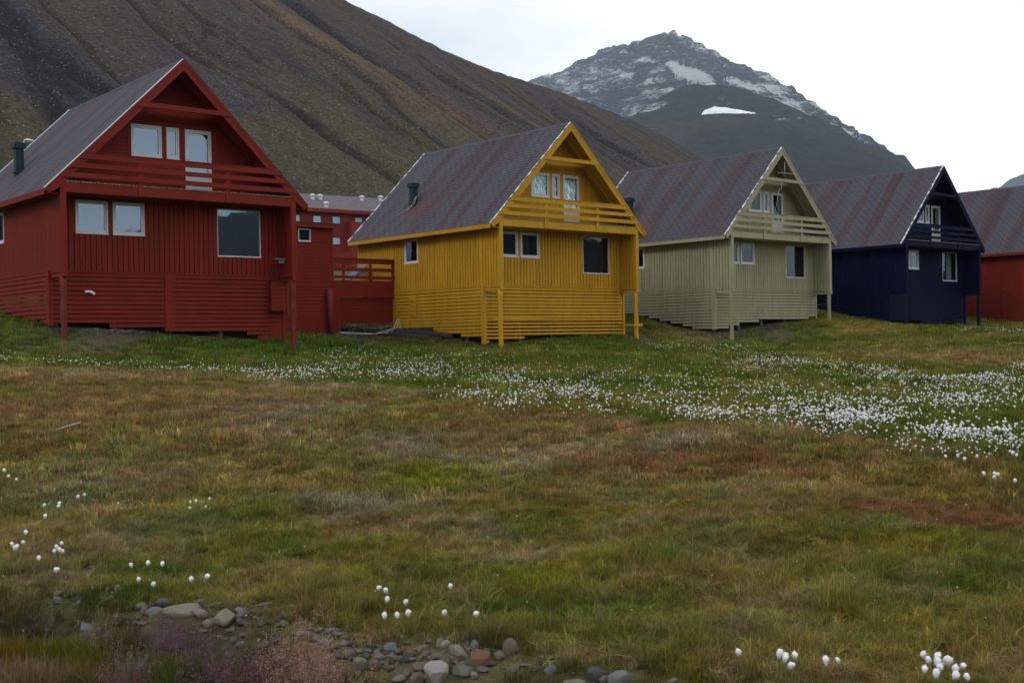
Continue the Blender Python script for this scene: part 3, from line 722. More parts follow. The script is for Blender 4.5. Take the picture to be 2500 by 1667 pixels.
# ------------------------------------------------------------------ annex and terrace between red and yellow
pm = PAINT['red']; AY = 7.3
an = empty('annex', h0.location, R(HOUSES[0][3])); tag(an, 'low flat roofed red annex joined behind the red house, small white window', 'annex')
Pa = lambda u, z, d: (u, AY - d, z)
mb = MB(); hclad(mb, Pa, .03, 1.86, lambda z: 8.05, lambda z: 13.88, [(12.3, 12.88, 1.88, 2.4)], .146, .016, .022)
mb.build('wall', pm, an)
mb = MB(); mb.box(8.05, 12.3, AY - .012, AY + .04, 1.88, 2.44); mb.box(12.88, 13.9, AY - .012, AY + .04, 1.88, 2.44); mb.box(12.3, 12.88, AY - .012, AY + .04, 2.4, 2.44)
mb.box(8.05, 12.3, AY - .03, AY - .013, 1.86, 1.9); mb.build('upper_panel', pm, an)
mb = MB(); mb.box(13.88, 13.98, AY - .03, AY + .06, 0.0, 2.44); mb.build('corner_board', pm, an)
mb = MB(); hclad(mb, lambda u, z, d: (13.9 + d, u, z), .03, 2.44, lambda z: AY + .06, lambda z: AY + 3.5, [], .146, .016, .022, .04); mb.build('side_wall', pm, an)
mb = MB(); mb.box(8.05, 14.12, AY - .22, AY + 3.7, 2.46, 2.64); fr = mb.build('fascia', pm, an)
mb = MB(); mb.box(8.05, 14.15, AY - .25, AY + 3.75, 2.645, 2.68); mb.build('roof', simple('roofing_felt', (.05, .045, .055), .9), an)
window(an, Pa, 12.3, 12.88, 1.88, 2.4, .07, 'window', False, 'dark', GLASS, rear=-.5)
window(an, Pa, 12.22, 12.9, 1.84, 2.44, .1, 'window', False, 'dark', GLASS, rear=-.5) if False else None
mb = MB(); mb.box(8.1, 14.2, AY - .16, AY - .03, -.03, .02); mb.build('ledge', pm, an)
mb = MB(); slats(mb, lambda u, z, d: (u, AY - .12 - d, z), 8.1, 14.08, -.04, [(8, -2.06), (14.2, -2.08)]); mb.box(8.1, 14.05, AY - .118, AY - .1, -2.0, -.04); mb.build('skirting', pm, an)
mb = MB(); mb.box(14.06, 14.17, AY - .17, AY - .1, -2.1, -.02); mb.build('corner_board', pm, an)
mb = MB(); slats(mb, lambda u, z, d: (14.12 + d, u, z), AY - .1, AY + 3, -.04, [(AY - .1, -2.06), (AY + 3, -1.5)]); mb.build('skirting', pm, an)
mb = MB(); mb.tube([(13.62, AY - .35, -2.3), (13.6, AY - .35, -1.1), (13.58, AY - .35, -.12)], [.125, .12, .11], 12); mb.build('pole', POLE['red'], an, True)

tr = empty('terrace', h1.location, R(HOUSES[1][3])); tag(tr, 'dark red raised terrace with slatted rail between the annex and the yellow house', 'terrace')
TX0, TX1 = -3.25, -.07
mb = MB()
uu = TX0
while uu < TX1: mb.box(uu, min(uu + .105, TX1), AY - .03, AY, -.25, .46); uu += .11
mb.box(TX0, TX1, AY - .0, AY + .02, -.25, .46); mb.box(TX0, TX1, AY - .05, AY - .031, -.27, -.22)
mb.build('panel', pm, tr)
for z0, z1 in ((1.20, 1.40), (.86, 1.02), (.53, .67)):
    mb = MB(); mb.box(TX0, TX1, AY - .07, AY - .04, z0, z1); mb.build('rail', pm, tr)
mb = MB(); mb.box(TX0, TX1, AY - .1, AY + .02, 1.405, 1.43); mb.build('top_rail', pm, tr)
for a in (TX0 + .5, -1.36, TX1 - .11):
    mb = MB(); mb.box(a, a + .11, AY - .038, AY + .0, .4, 1.40); mb.build('baluster', pm, tr)
mb = MB(); mb.box(TX0, TX1, AY + .03, AY + 2.2, .2, .25); mb.build('deck', DECKW, tr)
mb = MB(); slats(mb, lambda u, z, d: (u, AY + .1 - d, z), TX0, TX1, -.30, [(TX0, -1.42), (-2.2, -1.45), (-2.1, -1.55), (TX1, -1.55)], per=.162); mb.box(TX0, TX1, AY + .101, AY + .12, -1.4, -.28); mb.build('skirting', pm, tr)
mb = MB(); mb.hexa([(TX1 - 1.25, AY + 1.6, .55), (TX1 - .3, AY + 1.6, .95), (TX1 - .3, AY + 2.3, .95), (TX1 - 1.25, AY + 2.3, .55), (TX1 - 1.25, AY + 1.6, .6), (TX1 - .3, AY + 1.6, 1.28), (TX1 - .3, AY + 2.3, 1.28), (TX1 - 1.25, AY + 2.3, .6)])  # sloping block standing in for the stair stringer behind the terrace
bd = mb.build('stair_boards', simple('blue_grey_boards', (.13, .15, .2), .6), None); bd.location = h1.location; bd.rotation_euler = h1.rotation_euler
tag(bd, 'grey-blue sloping stair boards seen through the terrace rails', 'boards')

# cables and logs by the yellow house
def yl(u, v): # yellow-local to world xy
    x, y, z, a = HOUSES[1]; a = R(a); return x + math.cos(a) * u - math.sin(a) * v, y + math.sin(a) * u + math.cos(a) * v
def gz(x, y): return float(ground(np.array([x]), np.array([y]))[0])
for k, (pts, r_) in enumerate((([(-3.4, 6.6, .12), (-2.6, 6.5, .14), (-1.7, 6.45, .12), (-1.15, 6.55, .22), (-.6, 6.6, .38), (-.15, 6.75, .95)], .016), ([(-3.4, 6.5, .1), (-2.3, 6.4, .1), (-1.2, 6.4, .16), (-.5, 6.5, .42), (-.14, 6.7, .9)], .012), ([(-1.2, 6.3, .12), (-.6, 6.6, .3), (-.3, 6.5, .22), (-.16, 6.75, .8)], .011))):
    mb = MB(); P3 = []
    for a, b in zip(pts[:-1], pts[1:]):
        for t in np.linspace(0, 1, 6)[:-1]:
            u, v, hh = [a[i] + (b[i] - a[i]) * t for i in range(3)]; X, Y = yl(u, v); P3.append((X, Y, gz(X, Y) + hh))
    mb.tube(P3, r_, 6)
    tag(mb.build('cable', CABLE, None, True), ['thickest white cable sagging from the yellow house corner to the annex', 'thinner white cable hanging under the thick one below the terrace', 'short loose white cable end by the yellow house corner'][k], 'cable', 'white cables below the terrace')
for k, (u0, v0, u1, v1, hh, r_) in enumerate(((-.55, 7.3, -.42, 2.75, .24, .15), (-.95, 6.6, -.85, 2.95, .10, .13), (-.42, 6.9, -.3, 2.2, .06, .12), (-.75, 8.0, -.65, 3.9, .1, .13))):
    xa, ya = yl(u0, v0); xb, yb = yl(u1, v1); n = 14
    pts = [(xa + (xb - xa) * i / n, ya + (yb - ya) * i / n, gz(xa, ya) * (1 - i / n) + gz(xb, yb) * i / n + hh) for i in range(n + 1)]
    mb = MB(); mb.tube(pts, [r_ * (1 + .06 * math.sin(i * 2.1 + k)) for i in range(n + 1)], 12)
    tag(mb.build('log', LOG, None, True), ['dark tarred log lying on top of the others beside the yellow house', 'dark log lying lowest in the grass in front of the log pile', 'dark log end nearest the yellow corner, under the top log', 'dark log at the back of the pile below the terrace'][k], 'log', 'dark logs beside the yellow house')

# street lamp behind the red roof
x_, z_ = ray(70, 343); Dl = 62.
lp = empty('street_lamp', (x_ * Dl, Dl, gz(x_ * Dl, Dl))); tag(lp, 'white street lamp head showing over the red house roof', 'street lamp')
mb = MB(); top = float(z_ * Dl) - lp.location.z; mb.tube([(-.3, 0, -.3), (-.3, 0, top - .25), (-.22, 0, top)], [.07, .05, .04], 8); mb.build('pole', GALV, lp, True)
mb = MB(); mb.tube([(-.25, 0, top + .02), (-.05, -.05, top + .02), (.28, -.1, top - .05)], [.03, .075, .05], 8); mb.build('lamp_head', WHITE, lp, True)

# ------------------------------------------------------------------ long barracks behind
BW = paint('barracks_red_wood', (.19, .022, .015), .2)
x_, z_ = ray(640, 506); DB = 158.; yawb = R(36.5)
bk = empty('long_building', (float(x_) * DB, DB, float(z_) * DB), yawb); tag(bk, 'long three storey dark red building with grey roof far behind', 'building')
BL = 34; FZ = -9.2
wins = []
Wp = [(733, 530, 0), (772, 535, 0), (821, 537, 0), (875, 540, 0), (821, 589, 1), (720, 533, 0)]
def bloc(px, py):
    X, Z = ray(px, py); n = Vector((math.sin(yawb), -math.cos(yawb), 0)); o = bk.location
    d = Vector((float(X), 1, float(Z))); t = o.dot(n) / d.dot(n); p = d * t - o
    return p.x * math.cos(yawb) + p.y * math.sin(yawb), p.z
Pk = lambda u, z, d: (u, -d, z)
hol = []
for px, py in ((722, 533), (774, 535.5), (821, 537.5), (875.5, 540), (821, 588.5)):
    u, z = bloc(px, py); hol.append((u - .6, u + .6, z - .48, z + .48))
mb = MB(); hclad(mb, Pk, FZ, -.25, lambda z: -10, lambda z: BL, hol, .2, .02, .03, .08); mb.build('wall', BW, bk)
for q in hol: window(bk, Pk, *q,   .05, 'window', False, 'sky_blind', GLASS, frame_mat=simple('dark_blue_frame', (.02, .03, .06)), rear=-.6)
mb = MB(); mb.box(-10.5, BL + .5, -.9, -.86, -.3, .15); mb.build('eave_board', BW, bk)
mb = MB(); mb.hexa([(-10.5, -.86, .1), (BL + .5, -.86, .1), (BL + .5, 8, 3.2), (-10.5, 8, 3.2), (-10.5, -.86, .2), (BL + .5, -.86, .2), (BL + .5, 8, 3.3), (-10.5, 8, 3.3)])
mb.hexa([(-10.5, 8, 3.2), (BL + .5, 8, 3.2), (BL + .5, 16.5, .1), (-10.5, 16.5, .1), (-10.5, 8, 3.3), (BL + .5, 8, 3.3), (BL + .5, 16.5, .2), (-10.5, 16.5, .2)])
br = mb.build('roof', simple('grey_felt_roof', (.105, .09, .10), .9, .25, 1.5), bk)
mb = MB(); mb.box(-10, BL, .9, 15, FZ, -.26); mb.build('building_core', BW, bk)
u, z = bloc(866, 565); mb = MB(); mb.box(u - 1.2, u + 1.6, -1.3, 0, FZ, z + 1.2); mb.build('stair_tower', BW, bk)
mb = MB(); mb.box(u - 7, u - .4, -1.6, 0, FZ, z - 3.4); mb.box(u - 7, u - .4, -1.62, -1.605, z - 3.3, z - 3.1); hclad(mb, lambda a_, b_, c_: (a_, -1.6 - c_, b_), FZ, z - 3.42, lambda v_: u - 7, lambda v_: u - .4, [], .2, .03, .03); mb.build('porch', BW, bk)
for px, py in ((763, 478), (781, 479), (796, 497), (883, 482), (929, 482)):
    X, Z = ray(px, py); d = Vector((float(X), 1, float(Z)))
    # meet the front roof slope
    best = None
    for t in np.linspace(140, 190, 400):
        p = d * t - bk.location; lx = p.x * math.cos(yawb) + p.y * math.sin(yawb); ly = -p.x * math.sin(yawb) + p.y * math.cos(yawb)
        zz = .2 + (ly + .86) / 8.86 * 3.1 if ly < 8 else 3.3 - (ly - 8) * .365
        if p.z - .5 < zz: best = (lx, ly, zz); break
    if best is None: best = (lx, 7.9, 3.2)
    lx, ly, zz = best; mb = MB(); mb.tube([(lx, ly, zz - .2), (lx, ly, zz + .42)], .30, 10); mb.tube([(lx, ly, zz + .44), (lx, ly, zz + .56), (lx, ly, zz + .75)], [.46, .46, .15], 10)
    mb.build('roof_vent', WHITE, br)

# ------------------------------------------------------------------ colour of the ground cover (its own colour, by place)
LG = dict(lush=(.058, .110, .014), green=(.098, .124, .022), olive=(.165, .150, .040), yg=(.175, .195, .020), brown=(.215, .158, .064), red=(.190, .092, .048),
          straw=(.270, .220, .130), grey=(.215, .192, .145), dark=(.060, .062, .028), soil=(.100, .082, .062), moss=(.205, .178, .030), pgreen=(.130, .162, .075), ochre=(.225, .165, .042))
BNDpx = [(0, 893), (220, 902), (430, 912), (650, 930), (900, 953), (1100, 985), (1250, 1003), (1450, 1022), (1700, 1035), (1900, 1052), (2100, 1075), (2300, 1108), (2500, 1150)]
bx_, by_ = hit([p[0] for p in BNDpx], [p[1] for p in BNDpx])
BT = bx_ / by_; BD = by_
BLOBS = [  # px, py, rx, ry, colour, strength : patches seen in the photograph, laid on the ground
 (300, 870, 260, 18, 'green', .7), (560, 850, 220, 22, 'lush', .9), (900, 862, 250, 14, 'lush', 1), (1500, 850, 220, 16, 'lush', .9), (1300, 842, 200, 12, 'green', .8), (1650, 880, 120, 10, 'green', .8),
 (1650, 835, 90, 25, 'olive', .8), (1680, 815, 70, 25, 'brown', .5), (1980, 815, 130, 22, 'lush', .9), (1900, 845, 160, 18, 'green', .9), (2100, 800, 120, 16, 'ochre', .8), (2200, 800, 90, 12, 'olive', .7),
 (2250, 865, 260, 18, 'brown', .9), (2400, 880, 150, 14, 'brown', 1), (2150, 840, 200, 10, 'olive', .7), (1820, 895, 90, 8, 'olive', .6), (1840, 905, 60, 7, 'brown', .6), (2450, 820, 120, 12, 'brown', .6), (2330, 808, 60, 6, 'green', .7),
 (2250, 793, 50, 5, 'soil', .95), (2390, 797, 40, 3, 'soil', .7), (290, 812, 75, 9, 'soil', .95), (130, 812, 60, 10, 'dark', .5), (440, 812, 110, 6, 'dark', .7), (905, 815, 90, 10, 'soil', 1), (1880, 800, 40, 10, 'soil', .9), (1790, 822, 50, 10, 'soil', .6), (1560, 833, 20, 5, 'soil', .9), (1740, 810, 70, 14, 'soil', .5),
 (100, 1000, 200, 30, 'brown', .7), (250, 960, 260, 30, 'red', .18), (60, 1080, 200, 20, 'red', .25), (500, 1010, 300, 30, 'brown', .8), (750, 1010, 200, 20, 'grey', .5), (950, 1050, 250, 25, 'olive', .6), (1100, 1080, 250, 25, 'grey', .5), (700, 1070, 150, 15, 'straw', .5), (1000, 1020, 200, 15, 'moss', .4),
 (1250, 1060, 160, 18, 'ochre', .5), (1400, 1110, 200, 20, 'straw', .45), (1550, 1130, 160, 24, 'red', .5), (1750, 1120, 220, 16, 'red', .65), (1950, 1150, 200, 18, 'red', .85), (1650, 1080, 150, 14, 'grey', .5), (1500, 1050, 100, 14, 'red', .35), (2100, 1120, 200, 14, 'olive', .6), (2200, 1240, 240, 22, 'red', .85), (2420, 1270, 160, 24, 'red', 1), (2000, 1200, 180, 20, 'ochre', .8), (2300, 1180, 200, 18, 'ochre', .6), (1800, 1200, 200, 18, 'straw', .5), (1750, 1260, 250, 25, 'brown', .6),
 (1050, 1180, 130, 22, 'yg', .75), (780, 1150, 130, 25, 'olive', .6), (850, 1230, 170, 30, 'grey', .55), (600, 1160, 180, 25, 'ochre', .4), (350, 1150, 250, 40, 'grey', .3), (180, 1180, 200, 30, 'straw', .3),
 (450, 1290, 150, 30, 'pgreen', .8), (150, 1240, 120, 30, 'pgreen', .5), (620, 1270, 90, 30, 'green', .9), (700, 1340, 60, 40, 'lush', .6), (250, 1330, 150, 30, 'straw', .4), (900, 1310, 150, 30, 'brown', .5), (1150, 1290, 150, 25, 'grey', .6), (1350, 1230, 120, 25, 'dark', .35),
 (1300, 1290, 120, 30, 'green', .6), (1520, 1360, 130, 28, 'yg', .85), (1620, 1380, 50, 22, 'lush', 1), (1450, 1310, 100, 25, 'olive', .7), (1750, 1330, 180, 25, 'pgreen', .6), (1950, 1340, 200, 30, 'olive', .6), (2200, 1350, 200, 40, 'moss', .4), (2100, 1450, 150, 35, 'pgreen', .5), (2400, 1400, 150, 40, 'green', .5),
 (1330, 1430, 150, 30, 'yg', .7), (1420, 1500, 180, 40, 'green', .7), (1050, 1400, 180, 40, 'green', .6), (1250, 1370, 140, 25, 'straw', .4), (1700, 1450, 150, 30, 'olive', .5), (1600, 1560, 300, 50, 'lush', .55), (1900, 1540, 200, 40, 'grey', .4), (2200, 1560, 300, 50, 'green', .5), (2420, 1510, 120, 40, 'brown', .4), (2350, 1620, 200, 40, 'brown', .5),
 (350, 1400, 200, 25, 'lush', .5), (100, 1420, 160, 35, 'straw', .5), (600, 1440, 200, 30, 'brown', .5), (950, 1480, 120, 30, 'green', .8), (800, 1500, 100, 20, 'red', .3), (1150, 1500, 150, 30, 'lush', .7), (250, 1470, 160, 20, 'lush', .6), (100, 1540, 100, 40, 'dark', .6), (450, 1560, 350, 40, 'soil', .6), (1050, 1620, 300, 40, 'soil', .5)]
_bl = []
_hx, _hy = hit([b[0] for b in BLOBS], [b[1] for b in BLOBS])
for b, X, Y in zip(BLOBS, _hx, _hy):
    if np.isnan(X): continue
    _, z1 = ray(b[0], b[1]); dep = max(.12, min(4.0, b[3] / FP * Y * Y / max(.25, abs(float(z1)) * Y + .25)))
    _bl.append((X, Y, b[2] / FP * Y, dep, np.array(LG[b[4]]), b[5]))
def bound_d(x, y):
    """metres beyond (+) the crest that parts brown heath from green marsh"""
    return y - np.interp(x / np.maximum(y, .5), BT, BD) + (fbm(x * .8, y * .8, 41, 3) - .5) * 1.6
def gcol(x, y, fine=True):
    x = np.asarray(x, float); y = np.asarray(y, float); D = np.hypot(x, y)
    n1 = fbm(x * .35, y * .35, 21, 4); n2 = fbm(x * 1.6, y * 1.6, 22, 4); n3 = fbm(x * .9 + 40, y * .9, 23, 4)
    L = lambda k: np.array(LG[k])[None]
    def mx(a, b, f): return a * (1 - f[:, None]) + b * f[:, None]
    brown = mx(np.broadcast_to(L('brown'), (len(x), 3)), L('olive'), sm(.4, .62, n1)); brown = mx(brown, L('red'), .4 * sm(.54, .72, n3)); brown = mx(brown, L('straw'), .7 * sm(.55, .75, n2))
    fore = mx(np.broadcast_to(L('olive'), (len(x), 3)), L('green'), sm(.4, .6, n2)); fore = mx(fore, L('brown'), .55 * sm(.50, .64, n3)); fore = mx(fore, L('moss'), .5 * sm(.5, .62, fbm(x * 1.1 + 7, y * 1.1, 29, 3))); fore = mx(fore, L('straw'), .45 * sm(.55, .7, fbm(x * 2.5, y * 2.5, 27, 3)))
    marsh = mx(np.broadcast_to(L('green'), (len(x), 3)), L('olive'), sm(.45, .65, n1)); marsh = mx(marsh, L('lush'), .6 * sm(.5, .7, n2))
    bd = bound_d(x, y)
    near = 1 - sm(9.5, 15.5, D + (n1 - .5) * 4)
    c = mx(brown, fore, near); c = mx(c, marsh, sm(-.3, .7, bd))
    far = sm(75, 120, D)
    c = mx(c, np.array([[.075, .068, .05]]), far * .7)
    for X, Y, rx, ry, cc, st in _bl:
        w = np.exp(-(((x - X) / rx) ** 2 + ((y - Y) / ry) ** 2) ** 1.3 * 1.1 + (n2 - .5) * 2.4)
        c = mx(c, cc[None], np.clip(w * st, 0, .97))
    t = x / np.maximum(y, .5); lip = np.interp(t, LIP[:, 0], LIP[:, 1])
    c = mx(c, L('soil') * .62, .92 * sm(-.1, .5, lip - y) * sm(.28, .5, n2 + .15))
    if fine:
        v = vn(x * 5, y * 5, 33) * .5 + vn(x * 14, y * 14, 34) * .5
        c = c * (.72 + .56 * v)[:, None]
    return c

# soil and moss sheet, one piece out to the horizon
def ground_material():
    m = NT('tundra_ground'); o = m.obj(); at = m.n('ShaderNodeVertexColor'); at.layer_name = 'Col'
    n1 = m.noise(o, 11, 7, .8); n2 = m.noise(o, 85, 4, .8)
    f = m.math('ADD', m.math('MULTIPLY', n1, .55), m.math('MULTIPLY', n2, .45))
    col = m.mix(1., at.outputs[0], m.ramp(f, [(.38, (.30, .30, .30)), (.5, (.85, .84, .82)), (.62, (1.5, 1.42, 1.3))]), 'MULTIPLY')
    m.bsdf(col, .95, .1, f, .7, .04); return m.m
ang = np.concatenate([np.arange(-180, -36, 6), np.arange(-36, -28, .6), np.arange(-28, 28, .13), np.arange(28, 36, .6), np.arange(36, 180.01, 6)]); ang[-1] = 180
rad = np.concatenate([[.3, 1.5, 3], np.geomspace(3.9, 130, 430), np.geomspace(136, 9000, 45)])
A, Rr = np.meshgrid(np.radians(ang), rad); gx = (Rr * np.sin(A)).ravel(); gy = (Rr * np.cos(A)).ravel()
gzv = ground(gx, gy)
V = np.stack([gx, gy, gzv], 1); na, nr = len(ang), len(rad)
ii, jj = np.meshgrid(np.arange(na - 1), np.arange(nr - 1)); q = (jj * na + ii).ravel()
Fq = np.stack([q, q + na, q + na + 1, q + 1], 1)[:, ::-1]
me = np_mesh('ground', V, Fq, ground_material()); vcol(me, 'Col', gcol(gx, gy))
g_ob = tag(link(bpy.data.objects.new('ground', me)), kind='structure')

# ------------------------------------------------------------------ instancing
def make_protos(name, objs):
    c = bpy.data.collections.new(name)
    for i, o in enumerate(objs): o.name = '%s_%02d' % (name, i); c.objects.link(o)
    return c
def scatter(name, P, rotz, scl, idx, cols, coll, tilt=None):
    me = bpy.data.meshes.new(name); me.vertices.add(len(P)); me.vertices.foreach_set('co', np.asarray(P, np.float32).ravel())
    r = np.zeros((len(P), 3), np.float32); r[:, 2] = rotz
    if tilt is not None: r[:, :2] = tilt
    a = me.attributes.new('rot', 'FLOAT_VECTOR', 'POINT'); a.data.foreach_set('vector', r.ravel())
    s = np.asarray(scl, np.float32); s = np.repeat(s[:, None], 3, 1) if s.ndim == 1 else s
    a = me.attributes.new('scl', 'FLOAT_VECTOR', 'POINT'); a.data.foreach_set('vector', s.ravel())
    a = me.attributes.new('idx', 'INT', 'POINT'); a.data.foreach_set('value', np.asarray(idx, np.int32))
    a = me.attributes.new('tint', 'FLOAT_VECTOR', 'POINT'); a.data.foreach_set('vector', np.asarray(cols, np.float32).ravel())
    me.update(); ob = link(bpy.data.objects.new(name, me)); ob['kind'] = 'stuff'
    ng = bpy.data.node_groups.new(name + '_scatter', 'GeometryNodeTree')
    ng.interface.new_socket('Geometry', in_out='INPUT', socket_type='NodeSocketGeometry'); ng.interface.new_socket('Geometry', in_out='OUTPUT', socket_type='NodeSocketGeometry')
    N = ng.nodes; gi = N.new('NodeGroupInput'); go = N.new('NodeGroupOutput'); ip = N.new('GeometryNodeInstanceOnPoints'); ci = N.new('GeometryNodeCollectionInfo')
    ci.inputs['Collection'].default_value = coll; ci.inputs['Separate Children'].default_value = True; ci.inputs['Reset Children'].default_value = True
    def na_(nm, t):
        n = N.new('GeometryNodeInputNamedAttribute'); n.data_type = t; n.inputs['Name'].default_value = nm; return n.outputs['Attribute']
    L = ng.links.new; L(gi.outputs[0], ip.inputs['Points']); L(ci.outputs[0], ip.inputs['Instance']); ip.inputs['Pick Instance'].default_value = True
    L(na_('idx', 'INT'), ip.inputs['Instance Index']); L(na_('rot', 'FLOAT_VECTOR'), ip.inputs['Rotation']); L(na_('scl', 'FLOAT_VECTOR'), ip.inputs['Scale'])
    L(ip.outputs[0], go.inputs[0])
    md = ob.modifiers.new('scatter', 'NODES'); md.node_group = ng
    return ob
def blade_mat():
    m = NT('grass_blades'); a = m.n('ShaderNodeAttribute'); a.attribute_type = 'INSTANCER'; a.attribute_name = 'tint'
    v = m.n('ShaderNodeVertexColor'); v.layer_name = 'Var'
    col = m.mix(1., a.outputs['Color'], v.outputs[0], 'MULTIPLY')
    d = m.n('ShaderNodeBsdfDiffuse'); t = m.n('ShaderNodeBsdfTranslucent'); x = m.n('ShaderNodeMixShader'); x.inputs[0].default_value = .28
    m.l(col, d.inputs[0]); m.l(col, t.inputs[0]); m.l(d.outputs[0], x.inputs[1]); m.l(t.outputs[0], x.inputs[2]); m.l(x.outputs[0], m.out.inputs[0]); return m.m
BLADE = blade_mat()
def tuft(n, rad_, h, w, lean=.5, dead=.2, curl=.4, head=0, headc=(1, 1, 1), seed=0):
    r = random.Random(seed); V = []; F = []; C = []
    for i in range(n):
        a = r.uniform(0, 6.28); rr = rad_ * math.sqrt(r.random()); x, y = rr * math.cos(a), rr * math.sin(a)
        hh = h * r.uniform(.45, 1.1); d = r.uniform(0, 6.28); ln = lean * r.uniform(.2, 1.3) * hh; dx, dy = math.cos(d) * ln, math.sin(d) * ln
        t = d + r.uniform(-.8, .8) + 1.57; wx, wy = math.cos(t) * w * .5 * r.uniform(.6, 1.3), math.sin(t) * w * .5
        isd = r.random() < dead
        k = r.uniform(.65, 1.35); c = (k * 1.5, k * 1.22, k * 1.25) if isd else (k, k * r.uniform(.92, 1.08), k * .9)
        b = len(V); cu = curl * r.uniform(0, 1.2)
        V += [(x - wx, y - wy, -.01), (x + wx, y + wy, -.01), (x + dx * .4 - wx * .8, y + dy * .4 - wy * .8, hh * .55), (x + dx * .4 + wx * .8, y + dy * .4 + wy * .8, hh * .55), (x + dx * (1 + cu) - wx * .25, y + dy * (1 + cu) - wy * .25, hh * (1 - .35 * cu)), (x + dx * (1 + cu) + wx * .25, y + dy * (1 + cu) + wy * .25, hh * (1 - .35 * cu))]
        F += [(b, b + 1, b + 3, b + 2), (b + 2, b + 3, b + 5, b + 4)]
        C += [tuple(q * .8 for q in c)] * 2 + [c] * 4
        if head:
            ex, ey, ez = x + dx * (1 + cu), y + dy * (1 + cu), hh * (1 - .35 * cu)
            for j in range(head):
                f = r.uniform(.0, .42); o = r.uniform(.004, .03) * (1 - f * .6); aa = r.uniform(0, 6.28); s = r.uniform(.0022, .0046)
                cx, cy, cz = ex - dx * f + math.cos(aa) * o, ey - dy * f + math.sin(aa) * o, ez - hh * f * .8 + r.uniform(-.006, .006)
                b = len(V); u = (r.uniform(-1, 1), r.uniform(-1, 1), r.uniform(-1, 1)); v2 = (r.uniform(-1, 1), r.uniform(-1, 1), r.uniform(-1, 1))
                V += [(cx - u[0] * s, cy - u[1] * s, cz - u[2] * s), (cx + v2[0] * s, cy + v2[1] * s, cz + v2[2] * s), (cx + u[0] * s, cy + u[1] * s, cz + u[2] * s), (cx - v2[0] * s, cy - v2[1] * s, cz - v2[2] * s)]
                F.append((b, b + 1, b + 2, b + 3)); kk = r.uniform(.7, 1.4); C += [tuple(q * kk for q in headc)] * 4
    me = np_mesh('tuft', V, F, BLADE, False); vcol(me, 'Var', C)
    return bpy.data.objects.new('tuft', me)
near_p = [tuft(40, .06, .045, .0034, 1.3, .3, .9, seed=i) for i in range(4)] + [tuft(34, .05, .068, .003, .95, .35, .8, seed=10 + i) for i in range(4)] + [tuft(26, .035, .115, .0028, .7, .4, .7, seed=20 + i) for i in range(2)]
mid_p = [tuft(52, .14, .058, .0065, 1.1, .3, .7, seed=30 + i) for i in range(4)] + [tuft(40, .12, .11, .007, .5, .35, .5, seed=40 + i) for i in range(3)]
far_p = [tuft(60, .30, .085, .015, .7, .3, .6, seed=50 + i) for i in range(4)] + [tuft(50, .28, .13, .015, .5, .35, .5, seed=60 + i) for i in range(3)]
CN, CM, CF = make_protos('near_tuft', near_p), make_protos('mid_tuft', mid_p), make_protos('far_tuft', far_p)
def sector(n, d0, d1, half=43):
    D = np.sqrt(rng.uniform(d0 * d0, d1 * d1, n)); a = np.radians(rng.uniform(-half, half, n)); return D * np.sin(a), D * np.cos(a)
def in_house(x, y, marg=.15):
    r = np.zeros(len(x), bool)
    for X, Y, Z, a in HOUSES:
        a = R(a); dx, dy = x - X, y - Y; u = dx * math.cos(a) + dy * math.sin(a); v = -dx * math.sin(a) + dy * math.cos(a)
        r |= (u > -marg) & (u < 8 + marg) & (v > RC - marg) & (v < 10.3)
    return r
def z7(x, y): return x / 1.8816, 1350 + y / 1.8816
def z8(x, y): return 1250 + x / 1.8816, 1350 + y / 1.8816
